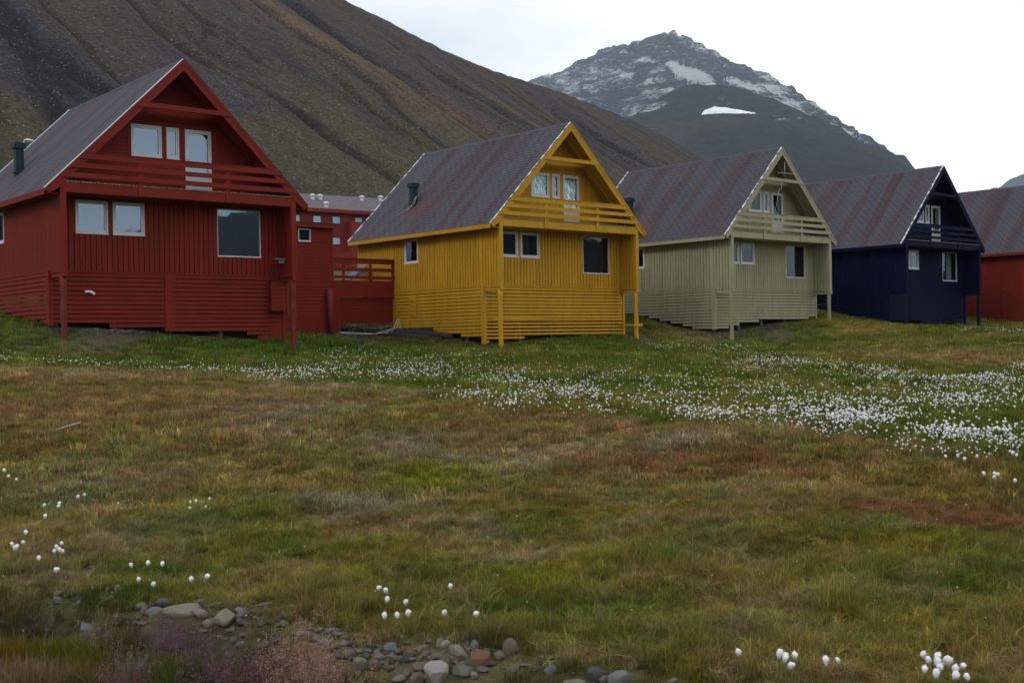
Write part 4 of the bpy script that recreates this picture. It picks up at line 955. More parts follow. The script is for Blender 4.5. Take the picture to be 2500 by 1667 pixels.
ST = [ # crop fn, x, y, w, h (zoomed), tilt deg, kind, angular, label
 (z7, 845, 282, 188, 70, 0, 'tan', 0, 'broad flat tan boulder, largest stone of the left bank'),
 (z7, 928, 298, 92, 38, 24, 'tan', 0, 'small tan slab leaning on the broad flat boulder'),
 (z7, 1038, 300, 112, 100, 0, 'tan', 1, 'pointed tan stone right of the broad flat boulder'),
 (z7, 958, 326, 55, 40, 0, 'tan', 0, 'rounded tan stone at the foot of the pointed stone'),
 (z7, 848, 242, 62, 32, 0, 'grey', 0, 'rounded grey stone just above the broad flat boulder'),
 (z7, 752, 226, 66, 40, 0, 'blue', 0, 'dark blue-grey stone left of the rounded stone above the flat boulder'),
 (z7, 918, 228, 42, 36, 20, 'grey', 0, 'small upright grey stone above the flat boulder, right side'),
 (z7, 705, 272, 78, 42, 0, 'grey', 0, 'grey stone touching the left end of the broad flat boulder'),
 (z7, 652, 244, 56, 36, 0, 'olive', 0, 'olive grey stone half sunk in grass left of the stone heap'),
 (z7, 265, 186, 46, 26, -10, 'pink', 0, 'upper of two small pinkish stones in the far left bank'),
 (z7, 262, 213, 40, 27, 0, 'pink', 0, 'lower of two small pinkish stones in the far left bank'),
 (z7, 352, 210, 62, 32, 0, 'dark', 1, 'dark broken stone right of the two pinkish stones'),
 (z7, 540, 172, 36, 52, -15, 'brown', 0, 'brown upright stone in the bank below the cottongrass'),
 (z7, 496, 166, 24, 30, 20, 'grey', 0, 'small grey stone beside the brown upright stone'),
 (z7, 428, 62, 50, 18, 0, 'brown', 0, 'flat brown stone showing in grass below the cottongrass row'),
 (z7, 400, 346, 115, 50, 28, 'grey', 1, 'flat grey slab sloping down behind the yellow green sedge'),
 (z7, 621, 320, 28, 32, 0, 'blue', 0, 'small blue-grey stone between sedge and flat boulder'),
 (z7, 962, 254, 66, 28, -10, 'blue', 1, 'thin blue-grey slab behind the pointed stone'),
 (z7, 1103, 270, 66, 42, 25, 'grey', 1, 'grey split stone right of the pointed stone'),
 (z7, 1118, 318, 82, 30, 0, 'dark', 1, 'dark flat stone lying right of the pointed stone foot'),
 (z7, 1018, 216, 34, 18, 0, 'dark', 0, 'small dark stone behind the pointed stone'),
 (z7, 1220, 236, 96, 26, 0, 'brown', 1, 'flat brown slab under dry grass right of the left stone heap'),
 (z7, 1305, 326, 50, 34, 30, 'olive', 0, 'olive stone in the gap between the two stone heaps'),
 (z7, 1382, 320, 42, 24, 0, 'brown', 0, 'small brown stone near the reddish moss'),
 (z7, 1512, 352, 96, 34, -4, 'grey', 1, 'long flat grey slab above the pink grass'),
 (z7, 1376, 396, 52, 28, -10, 'grey', 0, 'grey stone peeping out behind the pink grass'),
 (z7, 1492, 412, 66, 34, 0, 'grey', 0, 'rounded grey stone behind the right edge of the pink grass'),
 (z7, 1583, 416, 62, 46, 0, 'grey', 1, 'three sided grey stone left of the small blue stone'),
 (z7, 1645, 420, 32, 38, 0, 'blue', 0, 'small bluish stone between two grey ones'),
 (z7, 1700, 432, 44, 30, 0, 'dark', 0, 'dark stone left of the large grey faceted stone'),
 (z7, 1797, 434, 92, 66, 22, 'grey', 1, 'large grey faceted stone of the right heap'),
 (z7, 1738, 464, 32, 64, -32, 'grey', 1, 'narrow grey stone tilted beside the large faceted stone'),
 (z7, 1606, 462, 66, 44, 0, 'brown', 0, 'brown rounded stone at the right edge of the pink grass'),
 (z7, 1655, 506, 76, 66, -20, 'tan', 0, 'rounded tan stone right of the pink grass'),
 (z7, 1688, 472, 34, 32, 0, 'blue', 0, 'small blue-grey stone above the rounded tan stone'),
 (z7, 1730, 512, 56, 52, 0, 'brown', 1, 'brown stone with an angular top between tan and dark ones'),
 (z7, 1882, 486, 64, 50, 0, 'dark', 0, 'dark stone under dry stems left of the small leaning slabs'),
 (z7, 1976, 402, 50, 34, 0, 'brown', 1, 'brown stone tucked under the grass above the long block'),
 (z7, 2024, 418, 38, 54, -10, 'tan', 0, 'upright tan stone left of the long tan block'),
 (z7, 2050, 424, 46, 46, 20, 'pale', 0, 'pale rounded stone against the end of the long tan block'),
 (z7, 2112, 456, 64, 130, -48, 'tan', 1, 'long tan block lying aslant above the big pale stone'),
 (z7, 2182, 432, 44, 66, 0, 'grey', 0, 'upright grey stone above the rusty stone'),
 (z7, 2214, 492, 96, 106, 12, 'rust', 1, 'rusty orange angular stone with pale veins'),
 (z7, 2290, 474, 52, 48, 0, 'brown', 0, 'rounded brown stone right of the rusty stone'),
 (z7, 2012, 552, 130, 140, 10, 'pale', 1, 'large pale angular stone, biggest of the right heap'),
 (z7, 2130, 544, 110, 56, 14, 'olive', 1, 'greenish flat stone between the large pale stone and rusty one'),
 (z7, 1930, 524, 70, 50, 10, 'brown', 0, 'brown stone behind the left side of the large pale stone'),
 (z7, 1916, 580, 84, 76, 18, 'brown', 1, 'brown angular stone in front of the large pale stone'),
 (z7, 1838, 574, 76, 30, -10, 'tan', 0, 'low tan stone at the bottom edge left of the brown angular stone'),
 (z7, 2088, 492, 62, 34, 20, 'blue', 0, 'blue-grey stone under the long tan block'),
 (z7, 2018, 476, 48, 22, -14, 'grey', 1, 'small thin grey slab on top of the large pale stone'),
 (z7, 2340, 444, 66, 88, 0, 'brown', 0, 'tall rounded brown stone in the grass, right of the rusty one'),
 (z8, 140, 486, 112, 42, -4, 'pink', 1, 'flat pinkish red slab in the grass at the bank'),
 (z8, 180, 542, 54, 52, 0, 'grey', 0, 'grey stone below the flat pinkish slab'),
 (z8, 380, 556, 96, 66, 0, 'blue', 0, 'smooth rounded blue-grey stone near the bottom edge'),
 (z8, 420, 580, 48, 36, -20, 'brown', 0, 'small brown stone squeezed between two rounded grey stones'),
 (z8, 496, 578, 118, 70, 0, 'grey', 0, 'rounded grey stone at the bottom edge, rightmost of the two'),
 (z8, 552, 524, 48, 92, 52, 'tan', 1, 'tan slab leaning above the rightmost rounded grey stone'),
 (z8, 738, 586, 44, 22, -20, 'tan', 0, 'small tan stone alone at the right end of the bank'),
 (z8, 290, 592, 96, 22, 0, 'tan', 0, 'low tan stone cut by the bottom edge of the picture')]
STP = []
for s_ in ST:
    px, py = s_[0](s_[1], s_[2]); X, Y = hit(px, py + s_[4] / 1.8816 * .3); STP.append((float(X[0]), float(Y[0]), s_[3] / 1.8816 * float(Y[0]) / FP / 2, s_[4] / 1.8816 * float(Y[0]) / FP))
SOILPX = [b for b in BLOBS if b[4] == 'soil' and b[1] < 900]
def bare(x, y):
    w = np.zeros(len(x))
    for (X, Y, rx, ry, cc, st), b in zip(_bl, BLOBS):
        if b[4] == 'soil' and b[1] < 900: w = np.maximum(w, st * np.exp(-((x - X) / rx) ** 2 - ((y - Y) / max(ry, .6)) ** 2))
    t = x / np.maximum(y, .5); lip = np.interp(t, LIP[:, 0], LIP[:, 1])
    w = np.maximum(w, .55 * sm(-.15, .3, lip - y) * (fbm(x * 2, y * 2, 77, 3) > .42))
    for X, Y, sx, hz_ in STP:
        near_ = (np.abs(x - X) < 1.5) & (np.abs(y - Y) < 1.5)
        if near_.any():
            dx = np.abs(x[near_] - X) / (sx * 1.25 + .02); dy = (y[near_] - Y); k = (dx < 1) & (dy < sx * .8) & (dy > -(.16 + sx * 1.2)); ww = w[near_]; ww[k] = np.maximum(ww[k], .93); w[near_] = ww
    return w
def lay(name, n, d0, d1, coll, ntall, nall, base, label):
    x, y = sector(n, d0, d1); keep = ~in_house(x, y)
    keep &= rng.random(n) > bare(x, y) * 1.05
    dens = fbm(x * 1.1, y * 1.1, 91, 3); keep &= rng.random(n) < .45 + 1.1 * dens
    x, y = x[keep], y[keep]; n = len(x); z = ground(x, y)
    c = gcol(x, y, False) * np.exp(rng.normal(0, .36, (n, 1)) + rng.normal(0, .09, (n, 3))) * rng.uniform(.93, 1.07, (n, 3))
    greenness = np.clip((c[:, 1] / c[:, 0] - .85) * 1.6, 0, 1)
    hn = fbm(x * .9, y * .9, 95, 3)
    tall = rng.random(n) < .15 + .5 * greenness * sm(.4, .65, hn)
    idx = np.where(tall, rng.integers(nall - ntall, nall, n), rng.integers(0, nall - ntall, n))
    s = base * rng.uniform(.6, 1.25, n) * (.75 + .5 * hn + .25 * greenness)
    ob = scatter(name, np.stack([x, y, z], 1), rng.uniform(0, 6.28, n), s, idx, c, coll, rng.uniform(-.25, .25, (n, 2)))
    tag(ob, label, None)
    return ob
lay('short_grass', 60000, 4.6, 11, CN, 4, 10, .88, 'short mixed grass and moss of the foreground')
lay('heath_grass', 56000, 10.5, 24, CM, 3, 7, .9, 'brown and olive heath grass of the slope')
lay('meadow_grass', 62000, 23, 80, CF, 3, 7, .85, 'green meadow grass in front of the houses')
straw_p = [tuft(7, .05, .11, .0026, 1.0, 0., .8, seed=170 + i) for i in range(5)]; CS_ = make_protos('dry_stalk', straw_p)
x, y = sector(22000, 5, 26); keep = (~in_house(x, y)) & (rng.random(len(x)) < .1 + 1.2 * sm(.40, .62, fbm(x * .7, y * .7, 191, 3))) & (bound_d(x, y) < .5) & (rng.random(len(x)) > bare(x, y)); x, y = x[keep], y[keep]; n = len(x)
pal = np.array([(.36, .30, .20), (.26, .19, .11), (.20, .10, .06), (.30, .26, .20), (.17, .10, .05)])
tag(scatter('dry_stalks', np.stack([x, y, ground(x, y)], 1), rng.uniform(0, 6.28, n), rng.uniform(.6, 1.2, n) * (1 + .035 * np.maximum(0, np.hypot(x, y) - 8)), rng.integers(0, 5, n), pal[rng.integers(0, 5, n)] * rng.uniform(.7, 1.3, (n, 1)), CS_), 'dry straw coloured stalks among the grass')
# taller sedge tussocks and straw seen here and there in the foreground
tx, ty = [], []
for px, py, rx, ry, n in ((1880, 1440, 40, 18, 26), (2060, 1490, 35, 15, 22), (1370, 1480, 30, 14, 12), (100, 1400, 60, 12, 20), (40, 1490, 60, 20, 14), (760, 1470, 40, 12, 12), (900, 1500, 50, 14, 14), (1620, 1400, 50, 12, 30), (1550, 1380, 60, 14, 24), (800, 1440, 40, 10, 10), (1180, 1560, 60, 14, 18), (2250, 1600, 100, 20, 16), (1100, 1200, 100, 20, 30), (570, 1300, 60, 30, 20), (1700, 1600, 200, 30, 24), (1950, 1620, 150, 30, 16)):
    X, Y = hit(rng.normal(px, rx, n), rng.normal(py, ry, n)); tx += list(X); ty += list(Y)
tx, ty = np.array(tx), np.array(ty)
sedge_p = [tuft(50, .05, .17, .0032, .55, .45, .9, seed=70 + i) for i in range(4)]
CSd = make_protos('sedge', sedge_p)
c = gcol(tx, ty, False) * rng.uniform(.7, 1.3, (len(tx), 1))
tag(scatter('sedge_tussocks', np.stack([tx, ty, ground(tx, ty)], 1), rng.uniform(0, 6, len(tx)), rng.uniform(.6, 1.15, len(tx)), rng.integers(0, 4, len(tx)), c, CSd), 'taller sedge tussocks in the foreground grass')
# tiny white specks of small flowers
nsp = 420; x, y = sector(nsp, 6.5, 17, 26); z = ground(x, y) + rng.uniform(.03, .09, nsp)
bm = bmesh.new(); bmesh.ops.create_icosphere(bm, subdivisions=1, radius=.0045); mf = bpy.data.meshes.new('tiny_flower'); bm.to_mesh(mf); bm.free()
mf.materials.append(simple('tiny_flower_white', (.55, .53, .45), .8, .1)); CT_ = make_protos('tiny_flower', [bpy.data.objects.new('tiny_flower', mf)])
tag(scatter('tiny_flowers', np.stack([x, y, z], 1), rng.uniform(0, 6, nsp), rng.uniform(.5, 1.3, nsp), np.zeros(nsp, int), np.ones((nsp, 3)), CT_), 'tiny pale flowers sprinkled in the foreground grass')

# ---- purple and pink flowering grass, tall yellow-green sedge on the lower bank (left foreground)
def pxcloud(specs, hh):
    X, Y = [], []; K = []
    for s in specs:
        px, py, rx, ry, n = s[:5]; n = int(n * (.42 if hh > .15 else 1.25)); a, b = hit(rng.normal(px, rx * .62, n), rng.normal(py, ry * .62, n), hh); ok = ~np.isnan(a); X += list(a[ok]); Y += list(b[ok]); K += [s[5]] * int(ok.sum())
    return np.array(X), np.array(Y), np.array(K)
pan = [tuft(9, .05, .27, .0022, .30, .2, .5, head=26, headc=(1, 1, 1), seed=80 + i) for i in range(5)]
CP = make_protos('panicle', pan)
PC = {'purple': (.15, .095, .11), 'magenta': (.17, .08, .11), 'pink': (.32, .20, .16), 'mauve': (.18, .14, .12)}
x, y, k = pxcloud([(400, 1560, 95, 42, 90, 'purple'), (440, 1530, 60, 25, 40, 'purple'), (330, 1600, 70, 30, 40, 'mauve'), (310, 1630, 50, 20, 28, 'magenta'), (570, 1615, 80, 30, 70, 'magenta'), (540, 1640, 90, 20, 40, 'purple'), (740, 1600, 80, 32, 110, 'pink'), (790, 1640, 70, 22, 70, 'pink'), (690, 1560, 40, 25, 26, 'pink'), (640, 1600, 60, 25, 30, 'mauve'), (250, 1540, 60, 30, 12, 'mauve')], .20)
zc = ground(x, y); cc = np.array([PC[q] for q in k]) * rng.uniform(.75, 1.3, (len(x), 1))
tag(scatter('flowering_grass', np.stack([x, y, zc], 1), rng.uniform(0, 6, len(x)), rng.uniform(.75, 1.15, len(x)), rng.integers(0, 5, len(x)), cc, CP), 'tall purple and pink flowering grass in the left foreground')
tallp = [tuft(40, .06, .24, .0034, .35, .25, .6, seed=90 + i) for i in range(4)]; CT2 = make_protos('tall_sedge', tallp)
PC2 = {'yg': (.115, .125, .016), 'g': (.055, .075, .02), 'straw': (.17, .12, .075), 'or': (.17, .075, .022), 'ol': (.10, .08, .03)}
x, y, k = pxcloud([(70, 1570, 90, 30, 40, 'yg'), (190, 1590, 90, 25, 60, 'yg'), (240, 1600, 60, 15, 30, 'yg'), (20, 1600, 40, 30, 20, 'or'), (90, 1640, 110, 22, 70, 'straw'), (200, 1650, 80, 15, 30, 'ol'), (430, 1640, 80, 28, 60, 'g'), (390, 1630, 50, 25, 40, 'yg'), (500, 1655, 60, 12, 24, 'g'), (620, 1655, 100, 12, 30, 'or'), (850, 1655, 60, 10, 14, 'ol'), (300, 1560, 60, 20, 12, 'ol'), (630, 1580, 30, 10, 10, 'g')], .13)
zc = ground(x, y); cc = np.array([PC2[q] for q in k]) * rng.uniform(.75, 1.3, (len(x), 1))
tag(scatter('tall_sedge', np.stack([x, y, zc], 1), rng.uniform(0, 6, len(x)), rng.uniform(.6, 1.0, len(x)), rng.integers(0, 4, len(x)), cc, CT2), 'tall yellow green sedge along the lower left bank')

# ------------------------------------------------------------------ stones
def stone_mat(name, c, var=.35, sc=14, spot=(.3, .3, .28)):
    m = NT(name); o = m.obj(); n = m.noise(o, sc, 6, .65); n2 = m.noise(o, sc * 5, 3, .7)
    col = m.ramp(n, [(.3, tuple(v * (1 - var) for v in c)), (.55, c), (.75, tuple(v * (1 + var) for v in c))])
    col = m.mix(1., col, m.ramp(n2, [(.3, (.8, .8, .8)), (.7, (1.2, 1.2, 1.2))]), 'MULTIPLY')
    col = m.mix(m.ramp(m.noise(o, sc * .8, 5, .7), [(.62, 0.), (.7, .5)]), col, spot)
    m.bsdf(col, .85, .25, m.math('ADD', n, m.math('MULTIPLY', n2, .4)), .5, .012); return m.m
SM = {'tan': stone_mat('tan_stone', (.205, .18, .14)), 'grey': stone_mat('grey_stone', (.155, .16, .16)), 'pale': stone_mat('pale_grey_stone', (.27, .255, .24)), 'blue': stone_mat('blue_grey_stone', (.078, .080, .084)),
      'dark': stone_mat('dark_stone', (.05, .05, .055)), 'brown': stone_mat('brown_stone', (.15, .11, .085)), 'rust': stone_mat('rusty_stone', (.17, .095, .058), .5, 10, (.30, .2, .14)), 'pink': stone_mat('pinkish_stone', (.16, .125, .11)), 'olive': stone_mat('olive_grey_stone', (.13, .135, .10))}
def stone_mesh(seed, facets=False, sub=4):
    bm = bmesh.new(); bmesh.ops.create_icosphere(bm, subdivisions=sub, radius=1); r = random.Random(seed)
    P = np.array([v.co[:] for v in bm.verts])
    o = np.array([r.uniform(-9, 9) for _ in range(6)])
    d = 1 + .34 * (fbm(P[:, 0] * 1.1 + o[0] + P[:, 2] * .7, P[:, 1] * 1.1 + o[1] - P[:, 2] * .5, seed, 3) - .5) + .30 * (fbm(P[:, 2] * 1.3 + o[2], P[:, 0] * 1.2 + o[3], seed + 5, 3) - .5)
    P = P * d[:, None]
    for i in range(20 if facets else 11):      # broken faces
        n = np.array([r.gauss(0, 1), r.gauss(0, 1), r.gauss(0, 1)]); n /= np.linalg.norm(n); h = r.uniform(.52, .84) if facets else r.uniform(.64, .9)
        e = np.maximum(0, P @ n - h); P -= (e * (.97 if facets else .75))[:, None] * n[None]
    P *= (1 + .05 * (fbm(P[:, 0] * 5 + P[:, 2] * 3, P[:, 1] * 5, seed + 9, 2) - .5))[:, None]
    for v, p in zip(bm.verts, P): v.co = p
    bm.normal_update()
    for e in bm.edges:
        if len(e.link_faces) == 2 and e.calc_face_angle(0) > .38: e.smooth = False
    me = bpy.data.meshes.new('stone'); bm.to_mesh(me); bm.free(); me.polygons.foreach_set('use_smooth', [True] * len(me.polygons))
    P /= 1; return me
for i, (fn, x, y, w, h_, tl, kd, ang_, lb) in enumerate(ST):
    px, py = fn(x, y); w /= 1.8816; h_ /= 1.8816
    X, Y = hit(px, py + h_ * .30); X, Y = float(X[0]), float(Y[0]); me = stone_mesh(100 + i, bool(ang_)); me.materials.append(SM[kd])
    sx = w * Y / FP / 2 * 1.12; sz = h_ * Y / FP / 2 * 1.14
    o = link(bpy.data.objects.new('stone', me)); sy = (sx * sz) ** .5 * random.uniform(.9, 1.1) if sx > sz else sx * .9
    _, Zc = ray(px, py); o.location = (X, Y + .25 * sy, max(float(Zc) * Y, gz(X, Y) + sz * .15) - sz * .08); o.scale = (sx, sy, sz)
    o.rotation_euler = (0, R(tl), random.uniform(-.25, .25)); tag(o, lb, 'stone', 'stones along the bank at the bottom of the picture')
# small rubble
def rubble(name, specs, n_proto, r0, r1, label, cols):
    pr = []
    for i in range(n_proto):
        me = stone_mesh(300 + i + len(name), True, 2)
        m = NT(name + '_mat%d' % i); a = m.n('ShaderNodeAttribute'); a.attribute_type = 'INSTANCER'; a.attribute_name = 'tint'; n = m.noise(m.obj(), 2.5, 5, .7)
        m.bsdf(m.mix(1., a.outputs['Color'], m.ramp(n, [(.3, (.6, .6, .6)), (.7, (1.35, 1.35, 1.35))]), 'MULTIPLY'), .9, .2, n, .4, .02); me.materials.append(m.m); pr.append(bpy.data.objects.new(name, me))
    C = make_protos(name, pr); X, Y = [], []
    for px, py, rx, ry, n in specs:
        a, b = hit(rng.normal(px, rx, n), rng.normal(py, ry, n)); X += list(a); Y += list(b)
    X, Y = np.array(X), np.array(Y); ok = ~np.isnan(X); ok[ok] &= ~in_house(X[ok], Y[ok], -.3) | (rng.random(int(ok.sum())) < .3)
    X, Y = X[ok], Y[ok]; n = len(X); s = rng.uniform(0, 1, n) ** 2.2 * (r1 - r0) + r0
    S = np.stack([s * rng.uniform(.8, 1.4, n), s * rng.uniform(.7, 1.2, n), s * rng.uniform(.35, .8, n)], 1)
    cc = np.array(cols)[rng.integers(0, len(cols), n)] * rng.uniform(.7, 1.25, (n, 1))
    tag(scatter(name, np.stack([X, Y, ground(X, Y) + s * .15], 1), rng.uniform(0, 6, n), S, rng.integers(0, n_proto, n), cc, C), label)
GC = [(.11, .105, .10), (.08, .08, .085), (.13, .11, .09), (.10, .075, .062), (.15, .135, .115)]
rubble('pebbles', [(620, 1500, 60, 18, 110), (500, 1510, 120, 30, 80), (560, 1560, 120, 20, 40), (900, 1590, 80, 30, 110), (1060, 1620, 120, 25, 100), (1000, 1560, 150, 14, 24), (1200, 1580, 60, 25, 30), (1350, 1640, 80, 15, 24), (300, 1480, 120, 25, 40), (760, 1560, 80, 18, 40), (120, 1500, 80, 30, 20)], 6, .008, .042, 'small pebbles between the bank stones', GC)
rubble('rubble', [(890, 812, 45, 7, 420), (830, 818, 30, 4, 120), (960, 812, 30, 4, 60), (290, 811, 55, 4, 150), (420, 808, 60, 3, 60), (2250, 793, 45, 3, 90), (2390, 797, 30, 2, 40), (1880, 798, 25, 6, 60), (1790, 815, 40, 6, 60), (1570, 832, 15, 3, 30), (1720, 800, 40, 5, 30)], 6, .04, .13, 'grey rubble on the bare earth by the houses', [(.085, .078, .076), (.06, .055, .055), (.12, .108, .10), (.075, .065, .06)])
# pale stick on the heath
(xa,), (ya,) = hit(128, 1063); (xb,), (yb,) = hit(197, 1056)
mb = MB(); mb.tube([(xa, ya, gz(xa, ya) + .05), ((xa + xb) / 2, (ya + yb) / 2, gz(xa, ya) * .5 + gz(xb, yb) * .5 + .10), (xb, yb, gz(xb, yb) + .14)], [.011, .012, .010], 7)
tag(mb.build('stick', simple('bleached_wood', (.33, .27, .22), .8), None, True), 'thin bleached stick lying on the brown heath at left', 'stick')

# ------------------------------------------------------------------ cottongrass
def cotton_mat():
    m = NT('cotton_fluff'); o = m.obj(); n = m.noise(o, 160, 4, .7)
    p = m.bsdf(m.ramp(n, [(.3, (.66, .64, .68)), (.6, (.86, .85, .87))]), .95, .1, n, .5, .003); p.inputs['Subsurface Weight'].default_value = .12; p.inputs['Subsurface Radius'].default_value = (.01, .01, .01)
    return m.m
COTTON = cotton_mat(); STEMM = simple('flower_stem', (.10, .11, .035), .8)
def head_mesh(seed, sub=3, joined=False, hh=.17):
    r = random.Random(seed); bm = bmesh.new(); bmesh.ops.create_icosphere(bm, subdivisions=sub, radius=1)
    P = np.array([v.co[:] for v in bm.verts]); n = fbm(P[:, 0] * 2.3 + seed, P[:, 1] * 2.3 + P[:, 2] * 1.7, seed, 4)
    P = P * (1 + .8 * (n - .5))[:, None]; P[:, 2] *= r.uniform(1.0, 1.35); w = r.uniform(.82, 1.0); P[:, 0] *= r.uniform(.85, 1.15); P[:, :2] *= w
    low = P[:, 2] < 0; P[low, :2] *= (1 - .25 * np.clip(-P[low, 2], 0, 1))[:, None]
    P *= .0135; P[:, 0] += r.uniform(-.15, .25) * (P[:, 2] - .0)
    tx_, ty_ = r.uniform(-.02, .02), r.uniform(-.02, .02)
    P += np.array([tx_, ty_, hh])
    Fh = [tuple(v.index for v in f.verts) for f in bm.faces]; bm.free(); Vh = [tuple(p_) for p_ in P]; c0 = P.mean(0)
    for _ in range(170 if sub > 2 else 40):
        p_ = P[r.randrange(len(P))]; n_ = (p_ - c0); n_ = n_ / np.linalg.norm(n_); s_ = np.cross(n_, [r.uniform(-1, 1) for _ in range(3)]); s_ = s_ / (np.linalg.norm(s_) + 1e-6) * (.0007 if sub > 2 else .0012)
        t_ = p_ + (n_ * r.uniform(.25, .9) + np.array([.55, .1, -.35]) * r.uniform(.2, 1) + np.array([r.uniform(-.3, .3) for _ in range(3)])) * r.uniform(.004, .010)
        b_ = len(Vh); Vh += [tuple(p_ - s_ - n_ * .002), tuple(p_ + s_ - n_ * .002), tuple(t_)]; Fh.append((b_, b_ + 1, b_ + 2))
    hm = bpy.data.meshes.new('cotton_head'); hm.from_pydata(Vh, [], Fh); hm.polygons.foreach_set('use_smooth', [True] * len(hm.polygons))
    mb = MB(); mb.tube([(0, 0, -.02), (tx_ * .2, ty_ * .3, hh * .5), (tx_, ty_, hh - .008)], [.0017, .0014, .0012], 5)
    return hm, mb
near_protos = []
for s in range(8):
    hm, mb = head_mesh(s + 1); hm.materials.append(COTTON); so = mb.build('stem', STEMM); sm_ = so.data; bpy.data.objects.remove(so); near_protos.append((hm, sm_))
joined = []
for s in range(8):
    hm, mb = head_mesh(s + 30, 2); nv = len(hm.vertices)
    V = [tuple(v.co) for v in hm.vertices] + mb.v; Fs = [tuple(p.vertices) for p in hm.polygons]; nf = len(Fs); Fs += [tuple(i + nv for i in f) for f in mb.f]
    me = bpy.data.meshes.new('cottongrass'); me.from_pydata(V, [], Fs); me.materials.append(COTTON); me.materials.append(STEMM)
    for i, p in enumerate(me.polygons): p.material_index = 0 if i < nf else 1; p.use_smooth = True
    joined.append(me)
c7 = lambda x, y: (x / 3.92, 1200 + y / 3.92); c6 = lambda x, y: (x / 1.8816, 780 + y / 1.8816); c5 = lambda x, y: (1250 + x / 1.8816, 780 + y / 1.8816)
CL = [('white cottongrass in the tight clump of five heads in the left foreground', c7, [(595, 490), (540, 520), (500, 545), (550, 560), (612, 545)]),
      ('white cottongrass in the clump of four heads near the left edge', c7, [(122, 495), (208, 480), (178, 522), (110, 540)]),
      ('white cottongrass alone below the four headed clump at left', c7, [(365, 632)]), ('small white cottongrass head at the top of the left stone bank', c7, [(552, 745)]),
      ('white cottongrass standing alone above the four headed clump', c7, [(252, 370)]), ('white cottongrass alone under the pair at left', c7, [(405, 250)]),
      ('white cottongrass left of the close pair in the left foreground', c7, [(428, 112)]), ('white cottongrass of the close pair in the left foreground', c7, [(572, 112), (565, 152)]),
      ('white cottongrass of the far pair in the left foreground', c7, [(750, 28), (825, 22)]), ('white cottongrass standing alone in pale grass, left of the thin group', c7, [(1135, 95)]),
      ('thin ragged cottongrass in the loose group at left centre', c7, [(1808, 85), (1856, 85), (1832, 140), (2015, 70), (1965, 135)]),
      ('white cottongrass in the three above the left boulders', c7, [(1233, 728), (1405, 708), (1547, 716)]), ('white cottongrass just below the three above the left boulders', c7, [(1325, 802)]),
      ('white cottongrass closest above the broad flat boulder', c7, [(1515, 878)]), ('left of two white cottongrass heads right of the boulder group', c7, [(1780, 802)]), ('right of two white cottongrass heads right of the boulder group', c7, [(1980, 840)]),
      ('white cottongrass in the small row at the left picture edge', c6, [(8, 693), (27, 685), (41, 720), (73, 733)]),
      ('white cottongrass of the upper pair above the right stone heap', z7, [(1740, 162), (1768, 168)]), ('white cottongrass just below the upper pair above the right stone heap', z7, [(1769, 214)]),
      ('white cottongrass alone between upper pair and lower trio at centre', z7, [(1885, 220)]), ('white cottongrass of the lower trio above the right stone heap', z7, [(1767, 290), (1842, 292), (1866, 275)]),
      ('white cottongrass highest on the grass above the right stone heap', z7, [(2073, 143)]), ('white cottongrass above the long tan block', z7, [(2038, 270)]), ('white cottongrass rightmost above the rusty stone', z7, [(2178, 277)]),
      ('ragged cottongrass with matted grey fluff at lower right', z8, [(1035, 448)]), ('white cottongrass in the loose row of the lower right foreground', z8, [(1222, 465), (1255, 485), (1262, 503), (1287, 532), (1324, 484)]),
      ('white cottongrass alone between the loose row and the big clump', z8, [(1456, 492)]), ('tiny cottongrass bud beside the lone head at lower right', z8, [(1505, 484)]),
      ('white cottongrass in the big dense clump at the lower right corner', z8, [(1908, 470), (1942, 477), (1898, 498), (1956, 492), (1980, 500), (1936, 517), (1965, 520), (2000, 512), (1998, 533), (2027, 507), (2053, 515), (1947, 558), (2027, 560), (2040, 552), (2075, 580), (1903, 556)]),
      ('white cottongrass in the sparse group nearest the right edge of the heath', c5, [(2170, 700), (2208, 708), (2226, 723), (2238, 710), (2318, 742)]),
      ('white cottongrass scattered along the front fringe of the marsh at right', c5, [(1995, 625), (2040, 623), (2070, 637), (2133, 630), (2142, 628), (2308, 630), (2285, 607)])]
ndone = 0
for lb, fn, pts in CL:
    for (x, y) in pts:
        px, py = fn(x, y); sc_ = random.uniform(.9, 1.15); hh = .17 * sc_
        if 'tiny' in lb or 'thin' in lb: sc_ *= .72; hh = .17 * sc_
        if fn is z8 and x > 1850: sc_ *= 1.02
        X, Y = hit(px, py, hh); X, Y = float(X[0]), float(Y[0])
        hm, st = near_protos[random.randrange(8)]
        root = empty('cottongrass', (X, Y, gz(X, Y)), random.uniform(0, 6.28)); root.scale = (sc_,) * 3; root.rotation_euler[0] = random.uniform(-.12, .12)
        tag(root, lb, 'cottongrass', lb if len(pts) > 1 else None)
        link(bpy.data.objects.new('flower_head', hm), root); link(bpy.data.objects.new('stem', st), root); ndone += 1
